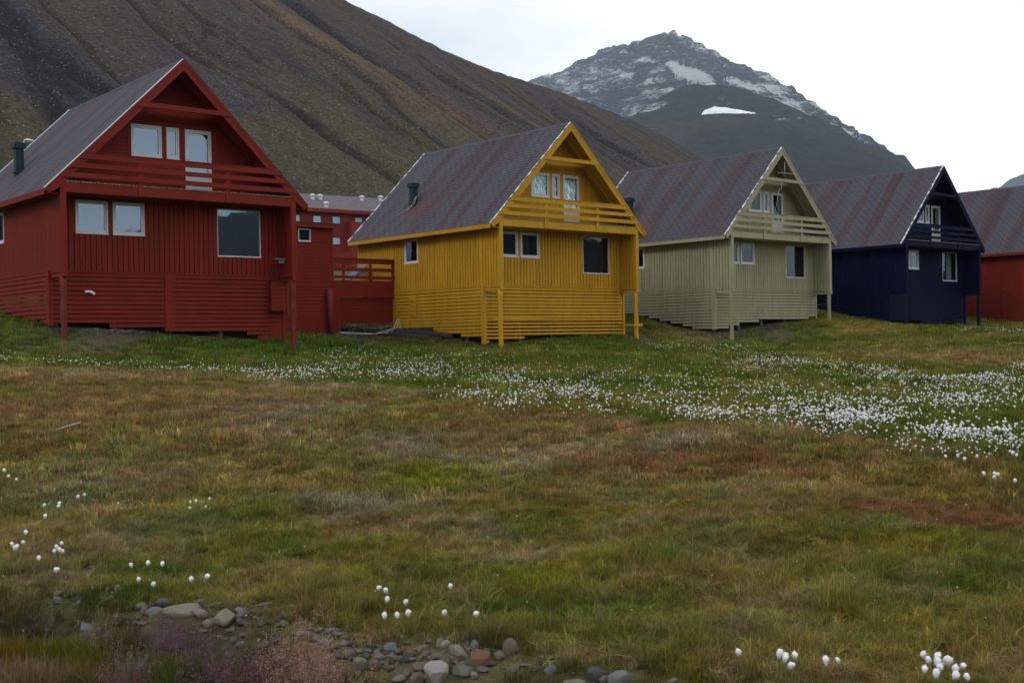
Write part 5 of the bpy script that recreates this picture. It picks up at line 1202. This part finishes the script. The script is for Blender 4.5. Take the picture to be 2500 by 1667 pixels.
DEN = [(1000, 880, 110, 10, 170), (930, 902, 110, 9, 230), (1050, 868, 110, 8, 90), (1020, 908, 70, 7, 120), (650, 912, 80, 5, 110), (560, 905, 70, 6, 45), (330, 899, 50, 4, 80), (260, 889, 60, 4, 50), (120, 884, 55, 4, 80), (20, 878, 20, 10, 24), (440, 903, 50, 4, 60), (500, 900, 80, 5, 40), (840, 860, 40, 7, 45), (760, 905, 60, 10, 50),
       (1210, 905, 60, 9, 130), (1270, 930, 55, 10, 130), (1190, 955, 60, 9, 110), (1240, 985, 40, 8, 60), (1330, 935, 50, 8, 80), (1370, 960, 60, 9, 110), (1440, 950, 50, 9, 60), (1480, 990, 50, 7, 70), (1590, 980, 50, 5, 90), (1430, 910, 70, 8, 50), (1520, 920, 80, 14, 60), (1700, 1000, 50, 7, 100), (1680, 930, 70, 14, 50), (1290, 905, 40, 7, 40),
       (1620, 845, 25, 6, 40), (1690, 845, 40, 5, 45), (1780, 848, 45, 4, 95), (1870, 865, 55, 5, 60), (1830, 880, 45, 5, 60), (1900, 880, 50, 5, 120), (2000, 880, 60, 8, 90), (2110, 900, 55, 7, 190), (2190, 912, 55, 6, 130), (2320, 925, 70, 9, 230), (2430, 930, 60, 10, 240), (2420, 950, 70, 10, 110), (1880, 900, 50, 10, 60),
       (1850, 960, 90, 12, 110), (1950, 965, 90, 14, 120), (2080, 965, 100, 14, 200), (2200, 970, 70, 8, 110), (2300, 968, 70, 8, 120), (2400, 972, 60, 7, 110), (1920, 1000, 55, 9, 130), (2065, 1010, 60, 10, 200), (2150, 1010, 70, 12, 150), (1900, 1020, 60, 10, 70), (2000, 1040, 70, 8, 50), (2210, 1035, 60, 8, 110), (2390, 1050, 60, 8, 180), (2470, 1060, 30, 10, 110), (2300, 1050, 50, 8, 90), (2300, 1000, 120, 15, 90), (1850, 940, 90, 12, 70), (2300, 1095, 15, 4, 16), (2200, 1080, 70, 8, 26), (2400, 1090, 70, 10, 30), (1800, 1010, 40, 8, 60), (1650, 960, 70, 12, 50), (2230, 935, 70, 10, 60), (2480, 900, 20, 8, 40),
       (2400, 802, 40, 2.5, 50), (2470, 806, 30, 2, 60), (2350, 804, 20, 2, 12), (2460, 838, 20, 3, 8), (1560, 870, 100, 12, 26), (1330, 850, 20, 3, 8), (2300, 865, 60, 5, 3)]
PX, PY = [], []
for px, py, rx, ry, n in DEN: n = int(n * 1.45); PX += list(rng.normal(px, rx, n)); PY += list(rng.normal(py, ry, n))
for _ in range(900): a = rng.uniform(0, 1); PX.append(a * 2600 - 50); PY.append(np.interp(a * 2500, [0, 600, 1250, 1900, 2500], [885, 900, 925, 940, 975]) + rng.normal() * np.interp(a * 2500, [0, 600, 1250, 2500], [5, 12, 32, 50]))
# the band runs on past both edges of the frame
for _ in range(900): PX.append(rng.uniform(2510, 3700)); PY.append(rng.normal(980, 42))
for _ in range(120): PX.append(rng.uniform(-700, -10)); PY.append(rng.normal(885, 7))
PX, PY = np.array(PX), np.array(PY); X, Y = hit(PX, PY, .14)
ok = ~np.isnan(X); X, Y = X[ok], Y[ok]; ok = (bound_d(X, Y) > -.5) & ~in_house(X, Y) & (rng.random(len(X)) < 0.15 + .8 * (X < -4) + 1.3 * sm(.38, .6, fbm(X * 1.7, Y * 1.7, 61, 3))); X, Y = X[ok], Y[ok]
X = X + rng.normal(0, .05, len(X)); Y = Y + rng.normal(0, .12, len(X)); Z = ground(X, Y)
o_ = np.argsort(np.hypot(X, Y) + 1e3 * (np.abs(X / Y) > .43)); X, Y, Z = X[o_], Y[o_], Z[o_]
NI = 300 - ndone
for i in range(NI):
    o = link(bpy.data.objects.new('cottongrass', joined[random.randrange(8)])); s = random.uniform(.48, .78); o.location = (X[i], Y[i], Z[i]); o.scale = (s * 1.05,) * 3; o.rotation_euler = (random.uniform(-.2, .2), random.uniform(-.2, .2), random.uniform(0, 6.28))
    tag(o, 'white cottongrass among hundreds alike along the near fringe of the marsh', 'cottongrass', 'cottongrass along the near fringe of the marsh')
CC = make_protos('cotton', [bpy.data.objects.new('cotton', m_) for m_ in joined]); n = len(X) - NI
tag(scatter('cottongrass_drift', np.stack([X[NI:], Y[NI:], Z[NI:]], 1), rng.uniform(0, 6.28, n), rng.uniform(.45, .95, n) + .003 * np.hypot(X[NI:], Y[NI:]), rng.integers(0, 8, n), np.ones((n, 3)), CC, rng.uniform(-.25, .25, (n, 2))), 'drift of white cottongrass across the green marsh before the houses')
print('cotton', len(X), ndone)

# ------------------------------------------------------------------ scree hillside close behind
S2 = math.sqrt(.5)
cr = [(0, -240), (400, -150), (700, -52), (840, 0), (988, 74), (1080, 122), (1169, 159), (1240, 186), (1297, 203), (1370, 226), (1435, 251), (1510, 281), (1573, 309), (1658, 351), (1711, 386), (1790, 440), (1900, 500), (2100, 580), (2400, 680)]
CS, CZ = [], []
for px, py in cr:
    X, Z_ = ray(px, py); D = 514 / (1 - X); CS.append((X * D + D) * S2); CZ.append(Z_ * D)
s0, s1 = CS[0] - 170, CS[-1] + 60
ns, nt = 760, 460
ss = np.linspace(s0, s1, ns); tt = np.concatenate([np.linspace(-40, 0, 20)[:-1], np.linspace(0, 420, nt - 19)])
Sg, Tg = np.meshgrid(ss, tt)
cz = np.interp(Sg, CS, CZ)
wob = (fbm(Sg * .022, Tg * .010, 51, 4) - .5) * 46; gm = sm(.38, .6, fbm(Sg * .018 + 5, Tg * .008, 151, 3)); gm2 = sm(.42, .6, fbm(Sg * .03 + 9, Tg * .012, 152, 3))
sw = Sg + wob + Tg * .05
g1 = np.abs(fbm(sw * .05, Tg * .0035, 52, 3) - .5) * 2; gully = sm(.10, .0, g1)
g2 = np.abs(fbm(sw * .17, Tg * .006, 53, 2) - .5) * 2; gully2 = sm(.13, .0, g2)
sh = sm(0, 45, Tg); foot = 1 - sm(250, 340, Tg)
drop = np.where(Tg > 0, .645 * Tg - .00025 * Tg ** 2 * (Tg > 0), -Tg * .5)
Zm = cz - drop - sh * foot * (gully * (.2 + 1.9 * gm) + gully2 * (.1 + 1.2 * gm2)) + (fbm(Sg * .11, Tg * .11, 54, 4) - .5) * 1.5 * sm(0, 12, Tg) + (fbm(Sg * .018, Tg * .014, 55, 3) - .5) * 4 * sh + (fbm(Sg * .25, 0 * Sg, 57, 3) - .5) * .9
Xm = (Sg + Tg) * S2 - 257 ; Ym = (Sg - Tg) * S2 + 257
Vm = np.stack([Xm.ravel(), Ym.ravel(), Zm.ravel()], 1)
# colour by place: grey scree, brown ribs, green-brown foot, one rusty fan
base = np.array([.044, .037, .040])[None, None]; nA = fbm(Sg * .05, Tg * .012, 58, 4)[..., None]; nB = fbm(Sg * .02 + 9, Tg * .02, 59, 4)[..., None]
c = base * (1 - sm(.42, .62, nA)) + np.array([.054, .042, .033])[None, None] * sm(.42, .62, nA)
veg = (sm(110, 260, Tg) * sm(.35, .6, fbm(Sg * .03, Tg * .03, 63, 4)))[..., None]; c = c * (1 - veg * .32) + np.array([.046, .042, .027])[None, None] * veg * .32
veg2 = (sm(470, 330, Sg) * sm(70, 160, Tg) * sm(.3, .55, fbm(Sg * .02, Tg * .03, 66, 3)))[..., None]; c = c * (1 - veg2 * .6) + np.array([.060, .058, .026])[None, None] * veg2 * .6
def fan(px, py, rs, rt, colr, st):
    """patch on the slope where this sight line meets it"""
    global c
    X, Z_ = ray(px, py); best = None
    for t in np.linspace(150, 640, 900):
        x, y, z = X * t, t, Z_ * t; a, b = x + 257, y - 257; s_, t_ = (a + b) * S2, (a - b) * S2
        if t_ > 300 : continue
        if t_ < 0: break
        if z < np.interp(s_, CS, CZ) - .645 * t_ + .00025 * t_ ** 2: best = (s_, t_); break
    if best is None: return
    w = np.exp(-((Sg + wob - best[0]) / rs) ** 2 - ((Tg - best[1]) / rt) ** 2) * sm(.2, .6, fbm(sw * .16, Tg * .02, 71, 3) + .1)
    c = c * (1 - (w * st)[..., None]) + np.array(colr)[None, None] * (w * st)[..., None]
fan(720, 60, 14, 55, (.11, .062, .042), .6); fan(800, 110, 8, 50, (.10, .066, .046), .5); fan(1150, 290, 10, 16, (.12, .062, .045), .55); fan(860, 120, 9, 40, (.13, .10, .05), .6); fan(1300, 300, 10, 30, (.12, .08, .05), .5)
fan(130, 110, 14, 50, (.026, .027, .034), .95); fan(170, 180, 10, 40, (.024, .025, .032), .9); fan(220, 220, 8, 24, (.024, .025, .032), .7)
for px, py, a, b in ((620, 120, 4, 30), (680, 170, 4, 26), (760, 220, 4, 22), (860, 90, 4, 26), (930, 140, 6, 22), (1000, 290, 4, 26), (880, 300, 4, 26), (740, 300, 3, 22), (1180, 240, 4, 24), (1300, 270, 4, 20)): fan(px, py, a, b, (.026, .025, .028), .85)
c = c * (1 - .55 * (np.maximum(gully * (.25 + .75 * gm), gully2 * .9 * gm2) * sh * foot))[..., None] * (.8 + .4 * fbm(Sg * .4, Tg * .12, 64, 3))[..., None]
rows = len(tt); ii, jj = np.meshgrid(np.arange(ns - 1), np.arange(rows - 1)); q = (jj * ns + ii).ravel(); Fm = np.stack([q, q + ns, q + ns + 1, q + 1], 1)
def scree():
    m = NT('scree'); o = m.obj(); at = m.n('ShaderNodeVertexColor'); at.layer_name = 'Col'
    rot = m.mapping(o, (1, 1, 1), (0, 0, R(45)))
    st = m.noise(m.mapping(rot, (.06, .5, .06)), 1, 6, .65, .4)
    st2 = m.noise(o, .9, 5, .75); sp = m.noise(o, 2.6, 3, .8)
    col = m.mix(1., at.outputs[0], m.ramp(st2, [(.34, (.45, .45, .48)), (.5, (1, 1, 1)), (.64, (1.75, 1.65, 1.55))]), 'MULTIPLY')
    v = m.n('ShaderNodeTexVoronoi'); v.inputs['Scale'].default_value = 1.25; m.l(o, v.inputs['Vector'])
    pick = m.math('MULTIPLY', m.ramp(v.outputs['Distance'], [(.16, 1.), (.28, 0.)]), m.ramp(m.noise(o, .35, 3, .7), [(.48, 0.), (.62, 1.)]))
    col = m.mix(m.math('MULTIPLY', pick, .9), col, (.26, .24, .22))
    col = m.mix(m.ramp(sp, [(.62, 0.), (.74, .5)]), col, (.20, .175, .14))
    m.bsdf(col, .95, .1, m.math('ADD', st2, sp), .8, .5); return m.m
me = np_mesh('hillside', Vm, Fm[:, ::-1], scree()); vcol(me, 'Col', c.reshape(-1, 3)); tag(link(bpy.data.objects.new('hillside', me)), 'brown grey scree slope with dark gullies', kind='structure')

# ------------------------------------------------------------------ snowy mountain far behind
def P3(px, py, D):
    X, Z_ = ray(px, py); return (float(X) * D, D, float(Z_) * D)
RG = [([(1000, 330, 4500), (1150, 260, 4450), (1240, 222, 4400), (1270, 204, 4380), (1310, 190, 4350), (1360, 172, 4300), (1396, 160, 4250)], .75, 0),
      ([(1385, 172, 3900), (1400, 155, 3880), (1437, 133, 3850), (1467, 122, 3800), (1530, 104, 3700), (1585, 88, 3600), (1625, 76, 3530), (1647, 70, 3500), (1657, 78, 3490), (1668, 90, 3480), (1700, 104, 3460), (1740, 120, 3440), (1755, 133, 3430), (1775, 145, 3420), (1800, 148, 3400), (1850, 162, 3380), (1880, 176, 3360), (1898, 188, 3340), (1915, 215, 3320), (1920, 226, 3300), (1945, 232, 3280), (1968, 245, 3240), (1976, 262, 3220), (2000, 270, 3200), (2030, 290, 3160), (2048, 304, 3140), (2056, 318, 3120), (2090, 330, 3060), (2115, 345, 3020), (2130, 362, 2980), (2168, 378, 2900), (2190, 392, 2880), (2222, 405, 2860), (2230, 415, 2850), (2300, 450, 2800), (2400, 500, 2700)], .85, 0),
      ([(1560, 320, 2950), (1575, 285, 2950), (1600, 255, 2940), (1640, 222, 2920), (1690, 205, 2900), (1740, 202, 2880), (1800, 213, 2840), (1850, 228, 2800), (1895, 250, 2740), (1930, 275, 2680), (1970, 292, 2640), (1985, 300, 2630), (1990, 312, 2620), (2040, 335, 2560), (2100, 365, 2480), (2160, 400, 2400), (2230, 440, 2300)], .60, 1),
      ([(1400, 380, 2300), (1500, 330, 2350), (1560, 306, 2380), (1620, 299, 2400), (1700, 293, 2420), (1760, 288, 2420), (1830, 290, 2400), (1880, 300, 2360), (1940, 325, 2300), (2000, 350, 2240), (2080, 390, 2150), (2160, 440, 2000)], .42, 2),
      ([(1640, 80, 3480), (1662, 120, 3380), (1690, 160, 3280), (1720, 190, 3200), (1750, 204, 3130)], .95, 0)]
xs = np.linspace(-1150, 2100, 620); ys = np.concatenate([np.linspace(1350, 4650, 560)])
gx2, gy2 = np.meshgrid(xs, ys); dmin = np.full(gx2.shape, 1e9); hz = np.full(gx2.shape, -1e9); which = np.zeros(gx2.shape, int)
wx = (fbm(gx2 * .006, gy2 * .006, 81, 4) - .5) * 70; wy = (fbm(gx2 * .006 + 50, gy2 * .006, 82, 4) - .5) * 70
for pts, slp, kd in RG:
    pp = [P3(*p) for p in pts]
    for a, b in zip(pp[:-1], pp[1:]):
        ax, ay, az = a; bx, by, bz = b; dx, dy = bx - ax, by - ay; L2 = dx * dx + dy * dy
        t = np.clip(((gx2 - ax) * dx + (gy2 - ay) * dy) / L2, 0, 1); d = np.hypot(gx2 - ax - t * dx, gy2 - ay - t * dy)
        dw = np.hypot(gx2 + wx * np.clip(d / 150, 0, 1) - ax - t * dx, gy2 + wy * np.clip(d / 150, 0, 1) - ay - t * dy)
        h = az + t * (bz - az) - slp * dw + (.00012 if kd != 2 else .00005) * dw ** 2
        m_ = h > hz; dmin = np.where(m_, d, dmin); hz = np.where(m_, h, hz); which = np.where(m_, kd, which)
rid = np.abs(fbm(gx2 * .009 + 7, gy2 * .006, 183, 4) - .5) * 2
rough = (fbm(gx2 * .02, gy2 * .02, 83, 5) - .5) * 36 + (fbm(gx2 * .07, gy2 * .07, 85, 3) - .5) * 14 - sm(.22, 0, rid) * 22 * (which == 0)
hz2 = hz + rough * np.clip(.42 + dmin / 130, 0, 1) * np.where(which == 0, 1.0, np.where(which == 1, .75, .6))
# rock bands: terraces on the high cliffs
step = 26.; ter = np.floor(hz2 / step) * step + step * sm(.15, .75, (hz2 / step) % 1); hz2 = np.where(which == 0, hz2 * .45 + ter * .55, hz2)
hz2 = hz2 - 2600 * np.maximum(0, gx2 / gy2 - .335)
hz2 = np.maximum(hz2, -20)
# snow: lies thin on the high faces, deep in the hollow under the summit and as one late drift lower down
el = hz2 / gy2; az_ = gx2 / gy2
def spot(px, py, rx, ry, slope=0):
    X, Z_ = ray(px, py); u = (az_ - X) * FP / rx; v = ((el - Z_) * FP + slope * (az_ - X) * FP) / ry; return np.exp(-(u * u + v * v) ** 1.6)
nS = fbm(gx2 * .012, gy2 * .012, 86, 5); bands = fbm(gx2 * .005 + 3, hz2 * .085, 87, 4); diag = fbm((gx2 + hz2 * 1.1) * .025, hz2 * .004 + gy2 * .002, 88, 4)
snow = np.where(which == 0, .30 * sm(.48, .60, bands) * sm(.36, .56, nS) + .36 * sm(.54, .66, diag) * sm(.4, .62, nS) + .20, .05 * (which == 1))
snow = snow * (.25 + .75 * sm(280, 620, hz2))
snow = np.maximum(snow, .95 * sm(.35, .6, spot(1690, 182, 62, 19, .28) + (nS - .5) * .7)); snow = np.maximum(snow, .9 * sm(.4, .62, spot(1650, 165, 30, 14, .5) + (nS - .5) * .9)); snow = np.maximum(snow, .8 * sm(.4, .62, spot(1810, 206, 60, 7, .35) * 1.1 + (nS - .5) * .9) * (which == 0))
snow = np.maximum(snow, .52 * sm(.2, .8, spot(1385, 205, 50, 30, .7) + (nS - .5) * 1.3)); snow = np.maximum(snow, .42 * sm(.2, .9, spot(1560, 250, 80, 34, .0) + (nS - .5) * 1.8)); snow = np.maximum(snow, .40 * sm(.2, .9, spot(1480, 190, 110, 34, .3) + (nS - .5) * 1.2)); snow = np.maximum(snow, .85 * sm(.4, .6, spot(1960, 280, 70, 10, .55) + (nS - .5) * .7) * (which == 0))
snow = np.maximum(snow, .8 * sm(.4, .6, spot(2060, 320, 50, 7, .5) + (nS - .5) * .8) * (which == 0)); pass
# the late drift: an eye shaped patch with a flat lower rim
X0, Zt = ray(1714, 279); uu_ = (az_ - X0) * FP; vv_ = (el - Zt) * FP
up_ = np.interp(uu_, [-2, 6, 30, 60, 100, 131], [0, 9, 16, 13, 7, 0]); lo_ = np.interp(uu_, [-2, 40, 131], [-1, 1, -1]); drift = (uu_ > -1) & (uu_ < 131) & (vv_ < up_) & (vv_ > lo_) & (gy2 < 3000)
cR = (np.array([.036, .048, .080])[None, None] + .09 * sm(480, 900, hz2)[..., None]) * (.75 + .5 * fbm(gx2 * .03, gy2 * .03, 89, 4))[..., None]  # haze blue and summit fog put into the rock colour, with thin snow dusting
cF = np.array([.021, .019, .023])[None, None] * (.75 + .5 * fbm(gx2 * .02, gy2 * .02, 90, 4))[..., None]
gr = sm(.45, .65, fbm(gx2 * .004, gy2 * .004, 92, 4))[..., None] * (which == 2)[..., None]; cF = cF * (1 - gr * .6) + np.array([.07, .052, .034])[None, None] * gr * .6
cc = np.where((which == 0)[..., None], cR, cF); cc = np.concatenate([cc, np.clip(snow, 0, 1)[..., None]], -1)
def rockmat():
    m = NT('mountain_rock'); o = m.obj(); at = m.n('ShaderNodeVertexColor'); at.layer_name = 'Col'
    n = m.noise(m.mapping(o, (1, 1, 7)), .010, 9, .78); n2 = m.noise(m.mapping(o, (1, 1, 3)), .06, 7, .8)
    col = m.mix(1., at.outputs[0], m.ramp(n2, [(.34, (.55, .55, .58)), (.5, (1., 1., 1.03)), (.66, (1.6, 1.6, 1.65))]), 'MULTIPLY')
    f = m.math('ADD', at.outputs[1], m.math('MULTIPLY', m.math('SUBTRACT', m.math('ADD', m.math('MULTIPLY', n, .5), m.math('MULTIPLY', n2, .5)), .5), 3.2))
    col = m.mix(m.math('MULTIPLY', m.ramp(f, [(.34, 0.), (.76, 1.)]), m.ramp(at.outputs[1], [(.02, 0.), (.10, 1.)])), col, (.86, .88, .93))
    m.bsdf(col, .95, .1, m.math('ADD', n2, n), 1.0, 22); return m.m
nx2, ny2 = len(xs), len(ys); ii, jj = np.meshgrid(np.arange(nx2 - 1), np.arange(ny2 - 1)); q = (jj * nx2 + ii).ravel(); Fr = np.stack([q, q + 1, q + nx2 + 1, q + nx2], 1)
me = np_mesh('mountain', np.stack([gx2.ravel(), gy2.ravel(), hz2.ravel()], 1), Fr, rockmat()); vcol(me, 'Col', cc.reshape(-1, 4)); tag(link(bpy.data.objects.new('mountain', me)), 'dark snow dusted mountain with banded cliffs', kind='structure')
# the drift, a thin bank of old snow lying on the slope (follows the surface, half a metre to a metre and a half thick)
dr = drift
if dr.sum() > 3:
    # resample finely for a clean rim
    fx = np.linspace(gx2[dr].min() - 15, gx2[dr].max() + 15, 150); fy = np.linspace(gy2[dr].min() - 15, gy2[dr].max() + 15, 110); FX, FY = np.meshgrid(fx, fy)
    def bil(A, X, Y):
        u = np.clip((X - xs[0]) / (xs[1] - xs[0]), 0, nx2 - 1.001); v = np.clip((Y - ys[0]) / (ys[1] - ys[0]), 0, ny2 - 1.001); i = u.astype(int); j = v.astype(int); u -= i; v -= j
        return (A[j, i] * (1 - u) + A[j, i + 1] * u) * (1 - v) + (A[j + 1, i] * (1 - u) + A[j + 1, i + 1] * u) * v
    H = bil(hz2, FX, FY); u_ = (FX / FY - X0) * FP; v_ = (H / FY - Zt) * FP
    inn = np.minimum(np.minimum(np.interp(u_, [-2, 6, 30, 60, 100, 131], [0, 9, 16, 13, 7, 0]) + (fbm(FX * .05, FY * .05, 93, 2) - .5) * 3 - v_, v_ - np.interp(u_, [-2, 40, 131], [-1, 1, -1])), np.minimum(u_ + 1, 131 - u_) * .5)
    Zd = H + np.clip(inn * 1.2, -4, 4)
    i2, j2 = np.meshgrid(np.arange(149), np.arange(109)); q = (j2 * 150 + i2).ravel(); Fd = np.stack([q, q + 1, q + 151, q + 150], 1)
    kp = (inn.ravel()[Fd] > -1.5).any(1); me = np_mesh('snow_drift', np.stack([FX.ravel(), FY.ravel(), Zd.ravel()], 1), Fd[kp], simple('old_snow', (.80, .82, .86), .8, .04, .02)); tag(link(bpy.data.objects.new('snow_drift', me)), 'bright late snow patch on the far mountain', kind='structure')
# pale distant peak at the right edge
gx3, gy3 = np.meshgrid(np.linspace(1950, 3700, 160), np.linspace(4700, 5650, 90)); pk = [(2380, 480, 5300), (2418, 466, 5300), (2455, 460, 5300), (2466, 450, 5300), (2475, 441, 5300), (2486, 432, 5300), (2491, 424, 5300), (2500, 420, 5300), (2540, 418, 5300), (2620, 430, 5300), (2800, 470, 5300)]
h3 = np.full(gx3.shape, -50.); pp = [P3(*p) for p in pk]
for a, b in zip(pp[:-1], pp[1:]):
    dx, dy = b[0] - a[0], b[1] - a[1]; t = np.clip(((gx3 - a[0]) * dx + (gy3 - a[1]) * dy) / (dx * dx + dy * dy), 0, 1); d = np.hypot(gx3 - a[0] - t * dx, gy3 - a[1] - t * dy); h3 = np.maximum(h3, a[2] + t * (b[2] - a[2]) - .8 * d)
h3 += (fbm(gx3 * .01, gy3 * .01, 94, 4) - .5) * 60
s3 = sm(.45, .6, fbm(gx3 * .004, h3 * .03, 96, 4)) * .9; c3 = np.concatenate([np.broadcast_to(np.array([.08, .085, .1]), gx3.shape + (3,)), s3[..., None]], -1)
i2, j2 = np.meshgrid(np.arange(159), np.arange(89)); q = (j2 * 160 + i2).ravel()
me = np_mesh('distant_peak', np.stack([gx3.ravel(), gy3.ravel(), h3.ravel()], 1), np.stack([q, q + 1, q + 161, q + 160], 1), bpy.data.materials['mountain_rock']); vcol(me, 'Col', c3.reshape(-1, 4)); tag(link(bpy.data.objects.new('distant_peak', me)), 'pale snowy peak far away at the right', kind='structure')
# the valley's other side, behind the camera (mirrored in the window panes)
az4, rd4 = np.meshgrid(np.radians(np.linspace(72, 262, 90)), np.linspace(420, 2600, 40)); gx4, gy4 = rd4 * np.sin(az4), rd4 * np.cos(az4)
h4_ = -3 + rd4 * np.interp(np.degrees(az4), [72, 82, 95, 108, 115, 120, 126, 150, 200, 240, 262], [.0, .03, .10, .125, .104, .088, .086, .10, .09, .06, 0.]) * sm(420, 1500, rd4) * (1 - .6 * sm(1700, 2600, rd4)) + (fbm(gx4 * .01, gy4 * .01, 98, 4) - .5) * 16
i2, j2 = np.meshgrid(np.arange(89), np.arange(39)); q = (j2 * 90 + i2).ravel()
me = np_mesh('valley_side', np.stack([gx4.ravel(), gy4.ravel(), h4_.ravel()], 1), np.stack([q, q + 1, q + 91, q + 90], 1), bpy.data.materials['mountain_rock']); vcol(me, 'Col', np.tile([.13, .135, .135, 0.], (gx4.size, 1))); tag(link(bpy.data.objects.new('valley_side', me)), kind='structure')

# ------------------------------------------------------------------ haze
HAZE = 6.4e-5
mb = MB(); mb.box(-2800, 4200, -2700, 5700, -60, 1250)
hm = NT('haze_volume'); v = hm.n('ShaderNodeVolumePrincipled'); v.inputs['Color'].default_value = (.72, .86, 1, 1); v.inputs['Density'].default_value = HAZE; v.inputs['Anisotropy'].default_value = 0.0
hm.l(v.outputs[0], hm.out.inputs['Volume'])
if HAZE: tag(mb.build('haze', hm.m), kind='stuff')

# ------------------------------------------------------------------ light
w = bpy.data.worlds.new('World'); scene.world = w; w.use_nodes = True; t = w.node_tree; t.nodes.clear()
SUN_EL, SUN_AZ = 36, 226        # compass: degrees clockwise from +y, so the sun stands behind the camera's left shoulder
sky = t.nodes.new('ShaderNodeTexSky'); sky.sky_type = 'NISHITA'; sky.sun_disc = False; sky.sun_elevation = R(SUN_EL); sky.sun_rotation = R(SUN_AZ)
b1 = t.nodes.new('ShaderNodeBackground'); b1.inputs[1].default_value = .10; t.links.new(sky.outputs[0], b1.inputs[0])
tc = t.nodes.new('ShaderNodeTexCoord'); mp = t.nodes.new('ShaderNodeMapping'); mp.inputs['Scale'].default_value = (1, 1, 2.2); t.links.new(tc.outputs['Generated'], mp.inputs[0])
nz = t.nodes.new('ShaderNodeTexNoise'); nz.inputs['Scale'].default_value = 2.2; nz.inputs['Detail'].default_value = 5; nz.inputs['Roughness'].default_value = .5; t.links.new(mp.outputs[0], nz.inputs['Vector'])
rp = t.nodes.new('ShaderNodeValToRGB'); sx = t.nodes.new('ShaderNodeSeparateXYZ'); t.links.new(tc.outputs['Generated'], sx.inputs[0])
def _m(op, a, b):
    o = t.nodes.new('ShaderNodeMath'); o.operation = op
    for i, v in enumerate((a, b)):
        if isinstance(v, (int, float)): o.inputs[i].default_value = v
        else: t.links.new(v, o.inputs[i])
    return o.outputs[0]
t.links.new(_m('ADD', _m('MULTIPLY', nz.outputs[0], .75), _m('MULTIPLY', sx.outputs[0], .55)), rp.inputs[0]); rp.color_ramp.elements[0].position = .29; rp.color_ramp.elements[0].color = (.72, .84, .96, 1); rp.color_ramp.elements[1].position = .47; rp.color_ramp.elements[1].color = (1.36, 1.36, 1.36, 1)
b2 = t.nodes.new('ShaderNodeBackground'); b2.inputs[1].default_value = 1.0; t.links.new(rp.outputs[0], b2.inputs[0])
mx = t.nodes.new('ShaderNodeMixShader'); mx.inputs[0].default_value = .93; t.links.new(b1.outputs[0], mx.inputs[1]); t.links.new(b2.outputs[0], mx.inputs[2])
wo = t.nodes.new('ShaderNodeOutputWorld'); t.links.new(mx.outputs[0], wo.inputs[0])
sl_ = bpy.data.lights.new('sun', 'SUN'); sl_.energy = .95; sl_.angle = R(16); sl_.color = (1, .90, .76); so = link(bpy.data.objects.new('sun', sl_))
az, el_ = R(SUN_AZ), R(SUN_EL); dvec = Vector((math.sin(az) * math.cos(el_), math.cos(az) * math.cos(el_), math.sin(el_))); so.rotation_euler = dvec.to_track_quat('Z', 'Y').to_euler()
scene.view_settings.view_transform = 'Standard'; scene.view_settings.look = 'None'; scene.view_settings.exposure = 0; scene.view_settings.gamma = 1
scene.render.resolution_x, scene.render.resolution_y = 1024, 682
cy = scene.cycles; cy.max_bounces = 5; cy.diffuse_bounces = 3; cy.glossy_bounces = 3; cy.transmission_bounces = 3; cy.transparent_max_bounces = 8; cy.volume_bounces = 1; cy.use_denoising = True
